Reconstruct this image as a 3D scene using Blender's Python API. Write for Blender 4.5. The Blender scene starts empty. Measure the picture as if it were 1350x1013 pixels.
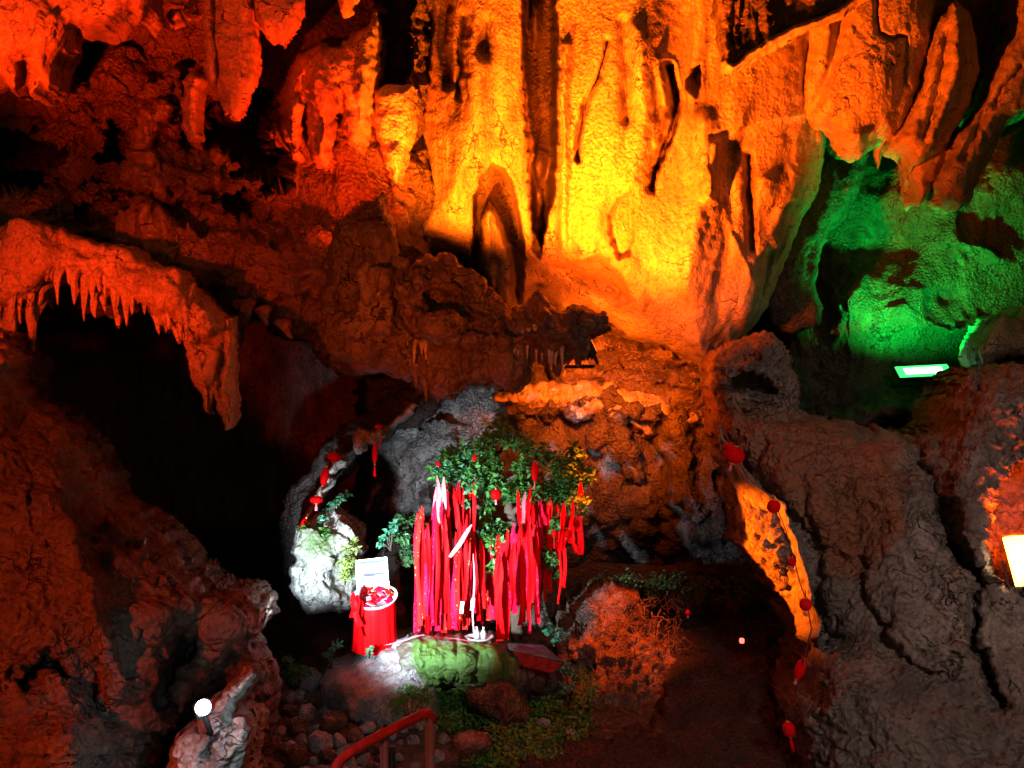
import bpy, math, random
import numpy as np
from mathutils import Vector, Matrix, Quaternion

random.seed(7)
PI = math.pi
C = bpy.context.scene.collection
SC = bpy.context.scene

# ------------------------------------------------------------------ camera, world, exposure
F = 1020.0            # focal length in photograph pixels (1350 wide)
CZ = 2.8              # eye height above the alcove floor
cam_d = bpy.data.cameras.new('camera')
cam = bpy.data.objects.new('camera', cam_d)
C.objects.link(cam)
cam_d.sensor_width = 36.0
cam_d.lens = 36.0 * F / 1350.0
cam_d.clip_start = 0.05
cam_d.clip_end = 300.0
cam.location = (0, 0, CZ)
cam.rotation_euler = (PI / 2, 0, 0)
SC.camera = cam

world = bpy.data.worlds.new('World')
SC.world = world
world.use_nodes = True
wn = world.node_tree.nodes
wn.clear()
w_out = wn.new('ShaderNodeOutputWorld')
w_bg = wn.new('ShaderNodeBackground')
w_sky = wn.new('ShaderNodeTexSky')
w_sky.sky_type = 'NISHITA'
w_sky.sun_disc = False
w_sky.sun_elevation = math.radians(3)
w_sky.sun_rotation = math.radians(180)
w_bg.inputs['Strength'].default_value = 0.022
world.node_tree.links.new(w_sky.outputs[0], w_bg.inputs[0])
world.node_tree.links.new(w_bg.outputs[0], w_out.inputs[0])

SC.view_settings.view_transform = 'Standard'
SC.view_settings.look = 'None'
SC.view_settings.exposure = 0.0
SC.view_settings.gamma = 1.0
SC.view_settings.use_curve_mapping = False
SC.render.engine = 'CYCLES'
SC.cycles.use_denoising = True
SC.cycles.max_bounces = 5
SC.cycles.diffuse_bounces = 3
SC.cycles.glossy_bounces = 2
SC.cycles.sample_clamp_indirect = 4.0
SC.cycles.caustics_reflective = False
SC.cycles.caustics_refractive = False


def W(px, py, Y):
    """a point of the cave at forward distance Y, from where it shows in the photograph"""
    return Vector(((px - 675.0) / F * Y, Y, CZ + (506.5 - py) / F * Y))


def lamp(kind, name, loc, target, color, power, size=0.1, angle=None, blend=0.6):
    d = bpy.data.lights.new(name, kind)
    d.color = color
    d.energy = power
    if kind == 'SPOT':
        d.spot_size = math.radians(angle or 90)
        d.spot_blend = blend
        d.shadow_soft_size = size
    elif kind == 'AREA':
        d.size = size
        if angle:
            d.spread = math.radians(angle)
    else:
        d.shadow_soft_size = size
    o = bpy.data.objects.new(name, d)
    C.objects.link(o)
    o.location = loc
    if target is not None:
        o.rotation_euler = (Vector(target) - Vector(loc)).to_track_quat('-Z', 'Y').to_euler()
    return o


AMBER = (1.0, 0.122, 0.002)
AMBER2 = (1.0, 0.092, 0.0015)
RED2 = (1.0, 0.032, 0.001)
ORANGE = (1.0, 0.07, 0.002)
RED = (1.0, 0.03, 0.001)
GREEN = (0.0, 1.0, 0.08)
COOL = (0.72, 0.88, 1.0)
# show lamps of the cave and added fill spots; only some lamps get housings
def flood(name, loc, target, color, power, angle=110, size=0.06, blend=0.8):
    return lamp('SPOT', name, loc, target, color, power, size, angle, blend)

flood('amber_light', W(598, 425, 5.98), W(706, 10, 7.8), AMBER, 3300, 80, blend=0.7)
flood('amber_light', W(768, 446, 6.0), W(905, 90, 7.6), AMBER2, 5000, 92, blend=1)
flood('amber_light', W(776, 452, 6.05), W(850, 425, 8.0), AMBER2, 950, 84, blend=1)  # fill spot added to brighten the mass's bottom edge, no lamp of its own
flood('amber_light', W(768, 464, 6.9), W(785, 515, 9.4), AMBER, 1300, 76, blend=1)
flood('orange_light', W(768, 470, 6.85), W(815, 830, 7.6), AMBER2, 1500, 34, blend=1)
flood('orange_light', W(1225, 592, 6.1), W(1240, 30, 7.6), ORANGE, 3000, 58, blend=1)
flood('red_light', (-2.9, 3.1, 3.1), W(60, 10, 5.9), RED2, 2600, 40, blend=1)
flood('red_light', (-2.3, 2.4, 2.8), W(330, 20, 6.1), RED2, 1200, 22, blend=1)
flood('red_light', (-3.2, 3.6, 3.2), W(150, 390, 6.4), RED2, 640, 58, blend=1)
flood('red_light', W(500, 420, 6.0), W(430, 60, 7.2), RED, 1600, 72, blend=1)
flood('red_light', (-2.6, 0.6, 3.0), W(130, 790, 4.6), (1.0, 0.055, 0.006), 560, 75, blend=1)
flood('red_light', (-0.9, 0.8, 2.2), W(560, 400, 5.5), (1.0, 0.09, 0.006), 650, 34, blend=1)  # unseen fill spot added to stand for red spill on the ledge
flood('green_light', W(1217, 474, 9.7), W(1215, 230, 10.3), GREEN, 560, 155, 0.04)
flood('white_light', W(346, 880, 4.55), W(600, 738, 7.4), COOL, 3300, 50, blend=1)
flood('white_light', W(348, 838, 5.4), W(422, 705, 7.7), COOL, 1000, 38, blend=1)  # extra white spot without a lamp, added to brighten the white boulder
flood('white_light', W(288, 948, 3.0), W(272, 992, 3.6), COOL, 18, 90)
flood('orange_light', W(820, 700, 6.5), W(1020, 725, 5.7), AMBER, 600, 50)
flood('orange_light', W(1332, 705, 4.85), W(1322, 640, 5.6), ORANGE, 110, 165)
flood('wall_fill_light', (1.6, -1.5, 4.6), W(1200, 800, 5.0), (1.0, 0.74, 0.66), 600, 56, 0.3, blend=1)  # unseen fill added to lift the right wall; no lamp stands there


# ------------------------------------------------------------------ noise in numpy
def _hash(ix, iy, iz, seed):
    h = (ix * 374761393 + iy * 668265263 + iz * 2147483647 + seed * 1274126177) & 0xFFFFFFFF
    h = ((h ^ (h >> 13)) * 1274126177) & 0xFFFFFFFF
    return h ^ (h >> 16)


_G = np.random.RandomState(5).normal(size=(256, 3))
_G = (_G / np.linalg.norm(_G, axis=1)[:, None]).astype(np.float32)


def noise3(x, y, z, seed=0):
    xi = np.floor(x).astype(np.int64); yi = np.floor(y).astype(np.int64); zi = np.floor(z).astype(np.int64)
    xf = (x - xi).astype(np.float32); yf = (y - yi).astype(np.float32); zf = (z - zi).astype(np.float32)
    u = xf * xf * xf * (xf * (xf * 6 - 15) + 10)
    v = yf * yf * yf * (yf * (yf * 6 - 15) + 10)
    w = zf * zf * zf * (zf * (zf * 6 - 15) + 10)
    r = 0
    for dx in (0, 1):
        for dy in (0, 1):
            for dz in (0, 1):
                g = _G[_hash(xi + dx, yi + dy, zi + dz, seed) & 255]
                d = g[..., 0] * (xf - dx) + g[..., 1] * (yf - dy) + g[..., 2] * (zf - dz)
                wt = (u if dx else 1 - u) * (v if dy else 1 - v) * (w if dz else 1 - w)
                r = r + wt * d
    return r * 1.5


def fbm(x, y, z, f=1.0, octv=4, gain=0.5, seed=0, mode='n'):
    a, s, tot = 1.0, 0.0, 0.0
    for k in range(octv):
        n = noise3(x * f + 3.1 * k, y * f, z * f + 1.7 * k, seed + k)
        if mode == 'b':
            n = np.abs(n) * 2 - 0.45
        elif mode == 'r':
            n = 0.45 - np.abs(n) * 2
        s = s + a * n
        tot += a
        a *= gain
        f *= 2.07
    return s / tot


# ------------------------------------------------------------------ relief sculpting
def seg_dist(gx, gy, poly, closed=False):
    d = np.full(gx.shape, 1e9)
    n = len(poly)
    for i in range(n if closed else n - 1):
        ax, ay = poly[i]
        bx, by = poly[(i + 1) % n]
        vx, vy = bx - ax, by - ay
        L = vx * vx + vy * vy + 1e-9
        t = np.clip(((gx - ax) * vx + (gy - ay) * vy) / L, 0, 1)
        d = np.minimum(d, (gx - ax - t * vx) ** 2 + (gy - ay - t * vy) ** 2)
    return np.sqrt(d)


def inside(gx, gy, poly):
    r = np.zeros(gx.shape, bool)
    n = len(poly)
    for i in range(n):
        ax, ay = poly[i]
        bx, by = poly[(i + 1) % n]
        if ay == by:
            continue
        c = ((ay > gy) != (by > gy)) & (gx < (bx - ax) * (gy - ay) / (by - ay) + ax)
        r ^= c
    return r


def sdist(gx, gy, poly):
    d = seg_dist(gx, gy, poly, True)
    return np.where(inside(gx, gy, poly), d, -d)


def ridge(poly, w, h, p=2.0):
    """a rib (h > 0) or groove (h < 0) along a line"""
    return lambda x, y: h * np.exp(-(seg_dist(x, y, poly) / w) ** p)


def bump(cx, cy, rx, ry, h, a=0.0):
    ca, sa = math.cos(math.radians(a)), math.sin(math.radians(a))
    def f(x, y):
        u = ((x - cx) * ca + (y - cy) * sa) / rx
        v = (-(x - cx) * sa + (y - cy) * ca) / ry
        return h * np.exp(-(u * u + v * v))
    return f


def lobe(poly, h, soft):
    """a raised (h > 0) plate or a recess (h < 0) with a shoulder of the given width"""
    def f(x, y):
        s = np.clip(sdist(x, y, poly) / soft, 0, 1)
        return h * np.sqrt(1 - (1 - s) ** 2)
    return f


def ramp(ax, ay, bx, by, h):
    vx, vy = bx - ax, by - ay
    L = vx * vx + vy * vy
    def f(x, y):
        t = np.clip(((x - ax) * vx + (y - ay) * vy) / L, 0, 1)
        return h * t * t * (3 - 2 * t)
    return f


STEP = 2.6


def mesh_from(name, P, quads, tris, mat, parent=None, attrs=None, smooth=True):
    me = bpy.data.meshes.new(name)
    nq, nt = len(quads), len(tris)
    me.vertices.add(len(P))
    me.vertices.foreach_set('co', np.asarray(P, np.float32).ravel())
    me.loops.add(nq * 4 + nt * 3)
    idx = np.concatenate([np.asarray(quads, np.int32).ravel(), np.asarray(tris, np.int32).ravel()]).astype(np.int32)
    me.loops.foreach_set('vertex_index', idx)
    me.polygons.add(nq + nt)
    st = np.concatenate([np.arange(nq) * 4, nq * 4 + np.arange(nt) * 3]).astype(np.int32)
    me.polygons.foreach_set('loop_start', st)
    me.polygons.foreach_set('loop_total', np.array([4] * nq + [3] * nt, np.int32))
    me.polygons.foreach_set('use_smooth', np.full(nq + nt, smooth, bool))
    if attrs:
        for k, v in attrs.items():
            a = me.attributes.new(k, 'FLOAT', 'POINT')
            a.data.foreach_set('value', np.asarray(v, np.float32))
    me.update(calc_edges=True)
    me.validate()
    me.materials.append(mat)
    o = bpy.data.objects.new(name, me)
    C.objects.link(o)
    if parent is not None:
        o.parent = parent
    return o


def relief(name, outline, Y0, T, R, mat, feats=(), step=None, warp=5.0, wf=0.03, flute=0.0, ff=3.0,
           crag=0.05, cf=1.2, mode='b', fine=0.015, finef=7.0, skirt=1.5, seed=1, parent=None,
           stains_and_shade=(), stain_noise=0.0, label=None, cat=None, kind=None, moss=()):
    """a body of rock: its outline, distance, how far it swells towards us, then folds, crags and pits"""
    s = step or STEP
    xs = [p[0] for p in outline]; ys = [p[1] for p in outline]
    gx, gy = np.meshgrid(np.arange(max(min(xs) - 12, -230), min(max(xs) + 12, 1580), s),
                         np.arange(max(min(ys) - 12, -190), min(max(ys) + 12, 1210), s))
    gx = gx.astype(np.float64); gy = gy.astype(np.float64)
    z0 = np.zeros_like(gx)
    wx = gx + warp * (noise3(gx * wf, gy * wf, z0 + 1.5, seed + 40) + 0.6 * noise3(gx * wf * 3, gy * wf * 3, z0, seed + 41)) * 1.6
    wy = gy + warp * (noise3(gx * wf, gy * wf, z0 + 9.5, seed + 42) + 0.6 * noise3(gx * wf * 3, gy * wf * 3, z0, seed + 43)) * 1.6
    sd = sdist(wx, wy, outline)
    keep = sd > -s * 0.9
    gyv, gxv = np.gradient(sd, s)
    gl = np.sqrt(gxv ** 2 + gyv ** 2) + 1e-6
    out = sd < 0
    px = np.where(out, gx - sd * gxv / gl / np.maximum(gl, 0.6), gx)
    py = np.where(out, gy - sd * gyv / gl / np.maximum(gl, 0.6), gy)
    sdc = np.clip(sd, 0, None)
    y0 = Y0(gx, gy) if callable(Y0) else Y0
    q = np.clip(sdc / R, 0, 1)
    Y = y0 - T * np.sqrt(np.clip(1 - (1 - q) ** 2, 0, 1)) + z0
    for f in feats:
        Y = Y - f(wx, wy)
    X3 = (px - 675.0) / F * Y
    Z3 = CZ + (506.5 - py) / F * Y
    P = np.stack([X3, Y, Z3], -1)
    Pb = P.copy()
    for _ in range(4):
        Pb[1:-1] = (Pb[:-2] + 2 * Pb[1:-1] + Pb[2:]) / 4
        Pb[:, 1:-1] = (Pb[:, :-2] + 2 * Pb[:, 1:-1] + Pb[:, 2:]) / 4
    gu = np.gradient(Pb, axis=1); gv = np.gradient(Pb, axis=0)
    N = np.cross(gu, gv)
    N /= (np.linalg.norm(N, axis=-1)[..., None] + 1e-9)
    N[N[..., 1] > 0] *= -1
    N[..., 1] -= 0.25
    N /= (np.linalg.norm(N, axis=-1)[..., None] + 1e-9)
    d = 0
    dw = fbm(X3, Y, Z3, 0.8, 2, seed=seed + 11) * 0.5
    if crag:
        d = d + crag * 2.2 * fbm(X3 + dw, Y + dw, Z3 * 0.75, cf, 6, 0.52, seed, mode)
    if flute:
        fx = X3 + 0.25 * fbm(X3, Y, Z3, 0.7, 2, seed=seed + 21)
        d = d + flute * 2.2 * fbm(fx, Y, Z3 * 0.16 + 5, ff, 4, 0.55, seed + 3, 'b')
    if fine:
        msk = np.clip(0.55 + 1.3 * fbm(X3, Y, Z3, 1.1, 3, seed=seed + 31), 0.08, 1.4)
        d = d + fine * 2.2 * msk * fbm(X3, Y, Z3, finef, 3, 0.6, seed + 7, 'r')
    soft = np.clip(sdc / 9.0, 0.25, 1)
    soft = soft * np.clip(-N[..., 1] * 1.3, 0.2, 1)
    P = P + N * (d * soft)[..., None]
    # stains
    st = z0.copy()
    for f in stains_and_shade:
        st = np.maximum(st, f(wx, wy))
    if stain_noise:
        st = np.maximum(st, stain_noise * np.clip(2.8 * fbm(X3 * 1.5, Y, Z3 * 0.35, 2.2, 5, 0.65, seed + 51) - 0.22, 0, 1))
    ms = z0.copy()
    for f in moss:
        ms = np.maximum(ms, f(wx, wy))
    # faces
    H, Wd = gx.shape
    idm = -np.ones(gx.shape, np.int64)
    K = keep
    qk = K[:-1, :-1] & K[1:, :-1] & K[:-1, 1:] & K[1:, 1:] & ((sd[:-1, :-1] > 0) | (sd[1:, 1:] > 0) | (sd[:-1, 1:] > 0) | (sd[1:, :-1] > 0))
    used = np.zeros_like(K)
    used[:-1, :-1] |= qk; used[1:, :-1] |= qk; used[:-1, 1:] |= qk; used[1:, 1:] |= qk
    idm[used] = np.arange(used.sum())
    V = P[used]
    A = idm[:-1, :-1][qk]; B = idm[1:, :-1][qk]; D = idm[1:, 1:][qk]; E = idm[:-1, 1:][qk]
    quads = np.stack([A, B, D, E], -1)
    a_st = st[used]; a_ms = ms[used]
    # skirt: the body goes on behind its outline
    ed = np.concatenate([quads[:, [0, 1]], quads[:, [1, 2]], quads[:, [2, 3]], quads[:, [3, 0]]])
    key = np.sort(ed, 1)
    kk = key[:, 0] * (len(V) + 1) + key[:, 1]
    u, inv, cnt = np.unique(kk, return_inverse=True, return_counts=True)
    be = ed[cnt[inv.ravel()] == 1]
    bv = np.unique(be)
    remap = {}
    ring = -np.ones(len(V), np.int64)
    cen = V[bv].mean(0)
    prev = np.arange(len(V))
    Vs = [V]; n0 = len(V); qs = [quads]
    lastdy = 0.0
    for dy in [skirt * q_ for q_ in (0.04, 0.1, 0.18, 0.28, 0.4, 0.55, 0.75, 1.0)]:
        nv = V[bv].copy()
        sc_ = (nv[:, 1] + dy) / nv[:, 1]
        nv[:, 0] = nv[:, 0] * (1 + (sc_ - 1) * 0.7)
        nv[:, 2] = CZ + (nv[:, 2] - CZ) * (1 + (sc_ - 1) * 0.7)
        nv[:, 1] += dy
        am_ = min(0.10, 0.35 * dy)
        for c_ in (0, 2):
            nv[:, c_] += am_ * fbm(nv[:, 0], nv[:, 1], nv[:, 2], 3.0, 3, 0.6, 90 + c_)
        nv[:, 1] += 0.3 * am_ * noise3(nv[:, 0] * 6, nv[:, 1] * 6, nv[:, 2] * 6, 95)
        ids = -np.ones(len(V), np.int64)
        ids[bv] = n0 + np.arange(len(bv))
        n0 += len(bv)
        Vs.append(nv)
        qs.append(np.stack([prev[be[:, 1]], prev[be[:, 0]], ids[be[:, 0]], ids[be[:, 1]]], -1))
        a_st = np.concatenate([a_st, a_st[bv]]) if len(a_st) == len(V) else np.concatenate([a_st, a_st[:len(V)][bv]])
        a_ms = np.concatenate([a_ms, a_ms[:len(V)][bv]])
        prev = ids
    o = mesh_from(name, np.concatenate(Vs), np.concatenate(qs), np.zeros((0, 3), int), mat, parent, {'stain_shade': a_st, 'moss': a_ms})
    if label: o['label'] = label
    if cat: o['category'] = cat
    if kind: o['kind'] = kind
    return o


# ------------------------------------------------------------------ materials
def nmat(name):
    m = bpy.data.materials.new(name)
    m.use_nodes = True
    nt = m.node_tree
    b = nt.nodes['Principled BSDF']
    return m, nt, b


def N(nt, t, **kw):
    n = nt.nodes.new(t)
    for k, v in kw.items():
        if k in n.inputs:
            n.inputs[k].default_value = v
        else:
            setattr(n, k, v)
    return n


def rock(name, c1, c2, c3, dark=(0.02, 0.015, 0.012), streak=0.5, bumpd=0.02, rough=(0.35, 0.85), scale=1.0, pits=0.5,
         moss_spill_col=(0.05, 0.11, 0.015), spec=0.5, fine=1.0):
    m, nt, b = nmat(name)
    L = nt.links.new
    geo = N(nt, 'ShaderNodeNewGeometry')
    mp = N(nt, 'ShaderNodeMapping'); mp.inputs['Scale'].default_value = (1, 1, 0.22)
    L(geo.outputs['Position'], mp.inputs['Vector'])
    n1 = N(nt, 'ShaderNodeTexNoise', Scale=1.6 * scale, Detail=7.0, Roughness=0.62)
    L(geo.outputs['Position'], n1.inputs['Vector'])
    n2 = N(nt, 'ShaderNodeTexNoise', Scale=5.5 * scale, Detail=6.0, Roughness=0.65)
    L(mp.outputs[0], n2.inputs['Vector'])
    n3 = N(nt, 'ShaderNodeTexNoise', Scale=30.0 * scale, Detail=8.0, Roughness=0.75)
    L(geo.outputs['Position'], n3.inputs['Vector'])
    vo = N(nt, 'ShaderNodeTexVoronoi', Scale=26.0 * scale); vo.feature = 'F1'
    L(geo.outputs['Position'], vo.inputs['Vector'])
    r1 = N(nt, 'ShaderNodeValToRGB')
    r1.color_ramp.elements[0].position = 0.32; r1.color_ramp.elements[0].color = (*c1, 1)
    r1.color_ramp.elements[1].position = 0.68; r1.color_ramp.elements[1].color = (*c2, 1)
    L(n1.outputs['Fac'], r1.inputs[0])
    r2 = N(nt, 'ShaderNodeValToRGB')
    r2.color_ramp.elements[0].position = 0.45; r2.color_ramp.elements[0].color = (0, 0, 0, 1)
    r2.color_ramp.elements[1].position = 0.7; r2.color_ramp.elements[1].color = (streak, streak, streak, 1)
    L(n2.outputs['Fac'], r2.inputs[0])
    mx = N(nt, 'ShaderNodeMixRGB'); mx.inputs[2].default_value = (*c3, 1)
    L(r2.outputs[0], mx.inputs[0]); L(r1.outputs[0], mx.inputs[1])
    # small dark flecks
    r3 = N(nt, 'ShaderNodeValToRGB')
    r3.color_ramp.elements[0].position = 0.33; r3.color_ramp.elements[0].color = (0.25, 0.22, 0.2, 1)
    r3.color_ramp.elements[1].position = 0.54; r3.color_ramp.elements[1].color = (1, 1, 1, 1)
    L(n3.outputs['Fac'], r3.inputs[0])
    ml = N(nt, 'ShaderNodeMixRGB'); ml.blend_type = 'MULTIPLY'; ml.inputs[0].default_value = 0.95
    L(mx.outputs[0], ml.inputs[1]); L(r3.outputs[0], ml.inputs[2])
    at = N(nt, 'ShaderNodeAttribute'); at.attribute_name = 'stain_shade'
    ad = N(nt, 'ShaderNodeMath'); ad.operation = 'MULTIPLY_ADD'
    sb = N(nt, 'ShaderNodeMath'); sb.operation = 'SUBTRACT'; sb.inputs[1].default_value = 0.5
    L(n3.outputs['Fac'], sb.inputs[0])
    mu = N(nt, 'ShaderNodeMath'); mu.operation = 'MULTIPLY'; mu.inputs[1].default_value = 3.0
    L(sb.outputs[0], mu.inputs[0])
    ad.inputs[1].default_value = 1.0
    # stain + noise * stain, clamped
    one = N(nt, 'ShaderNodeMath'); one.operation = 'ADD'; one.inputs[1].default_value = 1.0
    L(mu.outputs[0], one.inputs[0])
    L(at.outputs['Fac'], ad.inputs[0]); L(one.outputs[0], ad.inputs[1]); ad.inputs[2].default_value = 0.0; ad.use_clamp = True
    ms = N(nt, 'ShaderNodeMixRGB'); ms.inputs[2].default_value = (*dark, 1)
    L(ad.outputs[0], ms.inputs[0]); L(ml.outputs[0], ms.inputs[1])
    am = N(nt, 'ShaderNodeAttribute'); am.attribute_name = 'moss'
    mm2 = N(nt, 'ShaderNodeMath'); mm2.operation = 'MULTIPLY'; mm2.use_clamp = True
    L(am.outputs['Fac'], mm2.inputs[0]); L(one.outputs[0], mm2.inputs[1])
    mc = N(nt, 'ShaderNodeMixRGB'); mc.inputs[2].default_value = (*moss_spill_col, 1)
    L(mm2.outputs[0], mc.inputs[0]); L(ms.outputs[0], mc.inputs[1])
    L(mc.outputs[0], b.inputs['Base Color'])
    rr = N(nt, 'ShaderNodeMapRange'); rr.inputs['To Min'].default_value = rough[0]; rr.inputs['To Max'].default_value = rough[1]
    rr.inputs['From Min'].default_value = 0.35; rr.inputs['From Max'].default_value = 0.6
    L(n2.outputs['Fac'], rr.inputs[0]); L(rr.outputs[0], b.inputs['Roughness'])
    b.inputs['Specular IOR Level'].default_value = spec
    ml.inputs[0].default_value = 0.9
    # relief too fine for the mesh
    n4 = N(nt, 'ShaderNodeTexNoise', Scale=14.0 * scale, Detail=8.0, Roughness=0.68)
    L(geo.outputs['Position'], n4.inputs['Vector'])
    vp = N(nt, 'ShaderNodeMath'); vp.operation = 'MULTIPLY'; vp.inputs[1].default_value = pits * 0.5
    L(vo.outputs['Distance'], vp.inputs[0])
    sm = N(nt, 'ShaderNodeMath'); sm.operation = 'ADD'
    L(n4.outputs['Fac'], sm.inputs[0]); L(vp.outputs[0], sm.inputs[1])
    # smooth wet sheets here, pitted crust there
    n5 = N(nt, 'ShaderNodeTexNoise', Scale=1.1 * scale, Detail=4.0, Roughness=0.6)
    L(mp.outputs[0], n5.inputs['Vector'])
    mk = N(nt, 'ShaderNodeMapRange'); mk.inputs['From Min'].default_value = 0.38; mk.inputs['From Max'].default_value = 0.62
    mk.inputs['To Min'].default_value = 0.12; mk.inputs['To Max'].default_value = 1.0
    L(n5.outputs['Fac'], mk.inputs[0])
    hm = N(nt, 'ShaderNodeMath'); hm.operation = 'MULTIPLY'
    L(sm.outputs[0], hm.inputs[0]); L(mk.outputs[0], hm.inputs[1])
    # cracks: warped cell borders, present only in patches
    wv = N(nt, 'ShaderNodeTexNoise', Scale=3.0, Detail=4.0)
    L(geo.outputs['Position'], wv.inputs['Vector'])
    va = N(nt, 'ShaderNodeVectorMath'); va.operation = 'MULTIPLY_ADD'; va.inputs[1].default_value = (0.9, 0.9, 0.9)
    L(wv.outputs['Color'], va.inputs[0]); L(geo.outputs['Position'], va.inputs[2])
    vc = N(nt, 'ShaderNodeTexVoronoi', Scale=2.6 * scale); vc.feature = 'DISTANCE_TO_EDGE'
    L(va.outputs[0], vc.inputs['Vector'])
    cr = N(nt, 'ShaderNodeMapRange'); cr.inputs['From Min'].default_value = 0.0; cr.inputs['From Max'].default_value = 0.022
    cr.inputs['To Min'].default_value = 1.0; cr.inputs['To Max'].default_value = 0.0
    L(vc.outputs['Distance'], cr.inputs[0])
    cm = N(nt, 'ShaderNodeMapRange'); cm.inputs['From Min'].default_value = 0.50; cm.inputs['From Max'].default_value = 0.58
    L(n1.outputs['Fac'], cm.inputs[0])
    cc = N(nt, 'ShaderNodeMath'); cc.operation = 'MULTIPLY'; cc.use_clamp = True
    L(cr.outputs[0], cc.inputs[0]); L(cm.outputs[0], cc.inputs[1])
    c0 = cc; nm = N(nt, 'ShaderNodeMath'); nm.operation = 'SUBTRACT'; nm.inputs[0].default_value = 1.0; nm.use_clamp = True
    L(am.outputs['Fac'], nm.inputs[1])
    cc = N(nt, 'ShaderNodeMath'); cc.operation = 'MULTIPLY'; L(c0.outputs[0], cc.inputs[0]); L(nm.outputs[0], cc.inputs[1])
    hs = N(nt, 'ShaderNodeMath'); hs.operation = 'SUBTRACT'
    L(hm.outputs[0], hs.inputs[0]); L(cc.outputs[0], hs.inputs[1])
    cd = N(nt, 'ShaderNodeMixRGB'); cd.inputs[2].default_value = (*dark, 1)
    L(cc.outputs[0], cd.inputs[0]); L(mc.outputs[0], cd.inputs[1]); L(cd.outputs[0], b.inputs['Base Color'])
    bp = N(nt, 'ShaderNodeBump', Strength=min(1.0, 0.9 * fine), Distance=bumpd * 2.4)
    L(hs.outputs[0], bp.inputs['Height'])
    L(bp.outputs[0], b.inputs['Normal'])
    return m


M = {}
M['flow'] = rock('flowstone', (0.40, 0.34, 0.25), (0.60, 0.54, 0.43), (0.24, 0.17, 0.11), bumpd=0.016, rough=(0.35, 0.85), pits=0.8, scale=1.15)
M['drape'] = rock('drapery_stone', (0.36, 0.29, 0.21), (0.52, 0.45, 0.35), (0.18, 0.12, 0.08), bumpd=0.018, scale=1.3)
M['crag'] = rock('craggy_limestone', (0.10, 0.075, 0.055), (0.24, 0.19, 0.14), (0.05, 0.035, 0.03), bumpd=0.04, streak=0.8, rough=(0.22, 0.8), pits=1.0, spec=0.7)
M['dim'] = rock('dark_limestone', (0.07, 0.055, 0.045), (0.16, 0.12, 0.09), (0.03, 0.024, 0.02), bumpd=0.04, streak=0.8, rough=(0.3, 0.85), pits=1.0)
M['grey'] = rock('grey_limestone', (0.21, 0.165, 0.14), (0.38, 0.31, 0.27), (0.09, 0.07, 0.06), bumpd=0.04, streak=0.6, rough=(0.45, 0.9), pits=1.2, moss_spill_col=(0.36, 0.12, 0.05))  # last colour is warm lamp spill put into the stone
M['pale'] = rock('pale_limestone', (0.42, 0.41, 0.38), (0.62, 0.61, 0.57), (0.12, 0.11, 0.10), bumpd=0.035, streak=0.7, rough=(0.5, 0.9), pits=1.0)
M['smooth'] = rock('smooth_grey_stone', (0.20, 0.18, 0.17), (0.30, 0.27, 0.26), (0.13, 0.11, 0.1), bumpd=0.012, streak=0.4, pits=0.2, rough=(0.5, 0.8))
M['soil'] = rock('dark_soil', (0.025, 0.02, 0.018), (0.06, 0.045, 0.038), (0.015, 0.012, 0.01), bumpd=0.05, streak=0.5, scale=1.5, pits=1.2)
M['bank'] = rock('brown_grey_limestone', (0.10, 0.09, 0.085), (0.20, 0.175, 0.16), (0.05, 0.042, 0.038), bumpd=0.05, streak=0.8, rough=(0.4, 0.9), pits=1.2)
M['rust'] = rock('rusty_earth', (0.10, 0.06, 0.04), (0.36, 0.23, 0.15), (0.04, 0.025, 0.02), bumpd=0.05, streak=0.8, scale=1.6, pits=1.2)


def tag(o, label=None, cat=None, group=None, kind=None):
    if label: o['label'] = label
    if cat: o['category'] = cat
    if group: o['group'] = group
    if kind: o['kind'] = kind
    return o


def empty(name, loc=(0, 0, 0), rz=0.0):
    o = bpy.data.objects.new(name, None)
    C.objects.link(o)
    o.location = loc
    o.rotation_euler = (0, 0, rz)
    o.empty_display_size = 0.1
    return o

# ------------------------------------------------------------------ the cave shell
relief('cave_back_wall', [(-225, -185), (1575, -185), (1575, 1205), (-225, 1205)], 13.5, 0.3, 100, M['dim'], step=7,
       crag=0.45, cf=0.35, fine=0.03, skirt=0.3, kind='structure', seed=2)


def shell(name, corners, nu, nv, amp, mat, seed):
    a, b, c, d = [np.array(p, float) for p in corners]
    u = np.linspace(0, 1, nu)[None, :, None]; v = np.linspace(0, 1, nv)[:, None, None]
    P = (a * (1 - u) + b * u) * (1 - v) + (d * (1 - u) + c * u) * v
    nrm = np.cross(b - a, d - a); nrm /= np.linalg.norm(nrm)
    n = fbm(P[..., 0], P[..., 1], P[..., 2], 0.5, 5, 0.5, seed, 'b')
    P = P + nrm * (n * amp)[..., None]
    i = np.arange(nu * nv).reshape(nv, nu)
    q = np.stack([i[:-1, :-1], i[:-1, 1:], i[1:, 1:], i[1:, :-1]], -1).reshape(-1, 4)
    return tag(mesh_from(name, P.reshape(-1, 3), q, np.zeros((0, 3), int), mat, None, {'stain_shade': np.zeros(nu * nv), 'moss': np.zeros(nu * nv)}), kind='structure')


shell('cave_ceiling', [(-11, -4, 8.8), (13, -4, 8.8), (13, 14.5, 8.8), (-11, 14.5, 8.8)], 160, 140, 0.9, M['dim'], 61)
shell('cave_side_wall', [(-9.5, -4, -3), (-9.5, 14.5, -3), (-9.5, 14.5, 10), (-9.5, -4, 10)], 140, 100, 0.8, M['dim'], 62)
shell('cave_side_wall', [(11, -4, -3), (11, 14.5, -3), (11, 14.5, 10), (11, -4, 10)], 140, 100, 0.8, M['dim'], 63)


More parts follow.
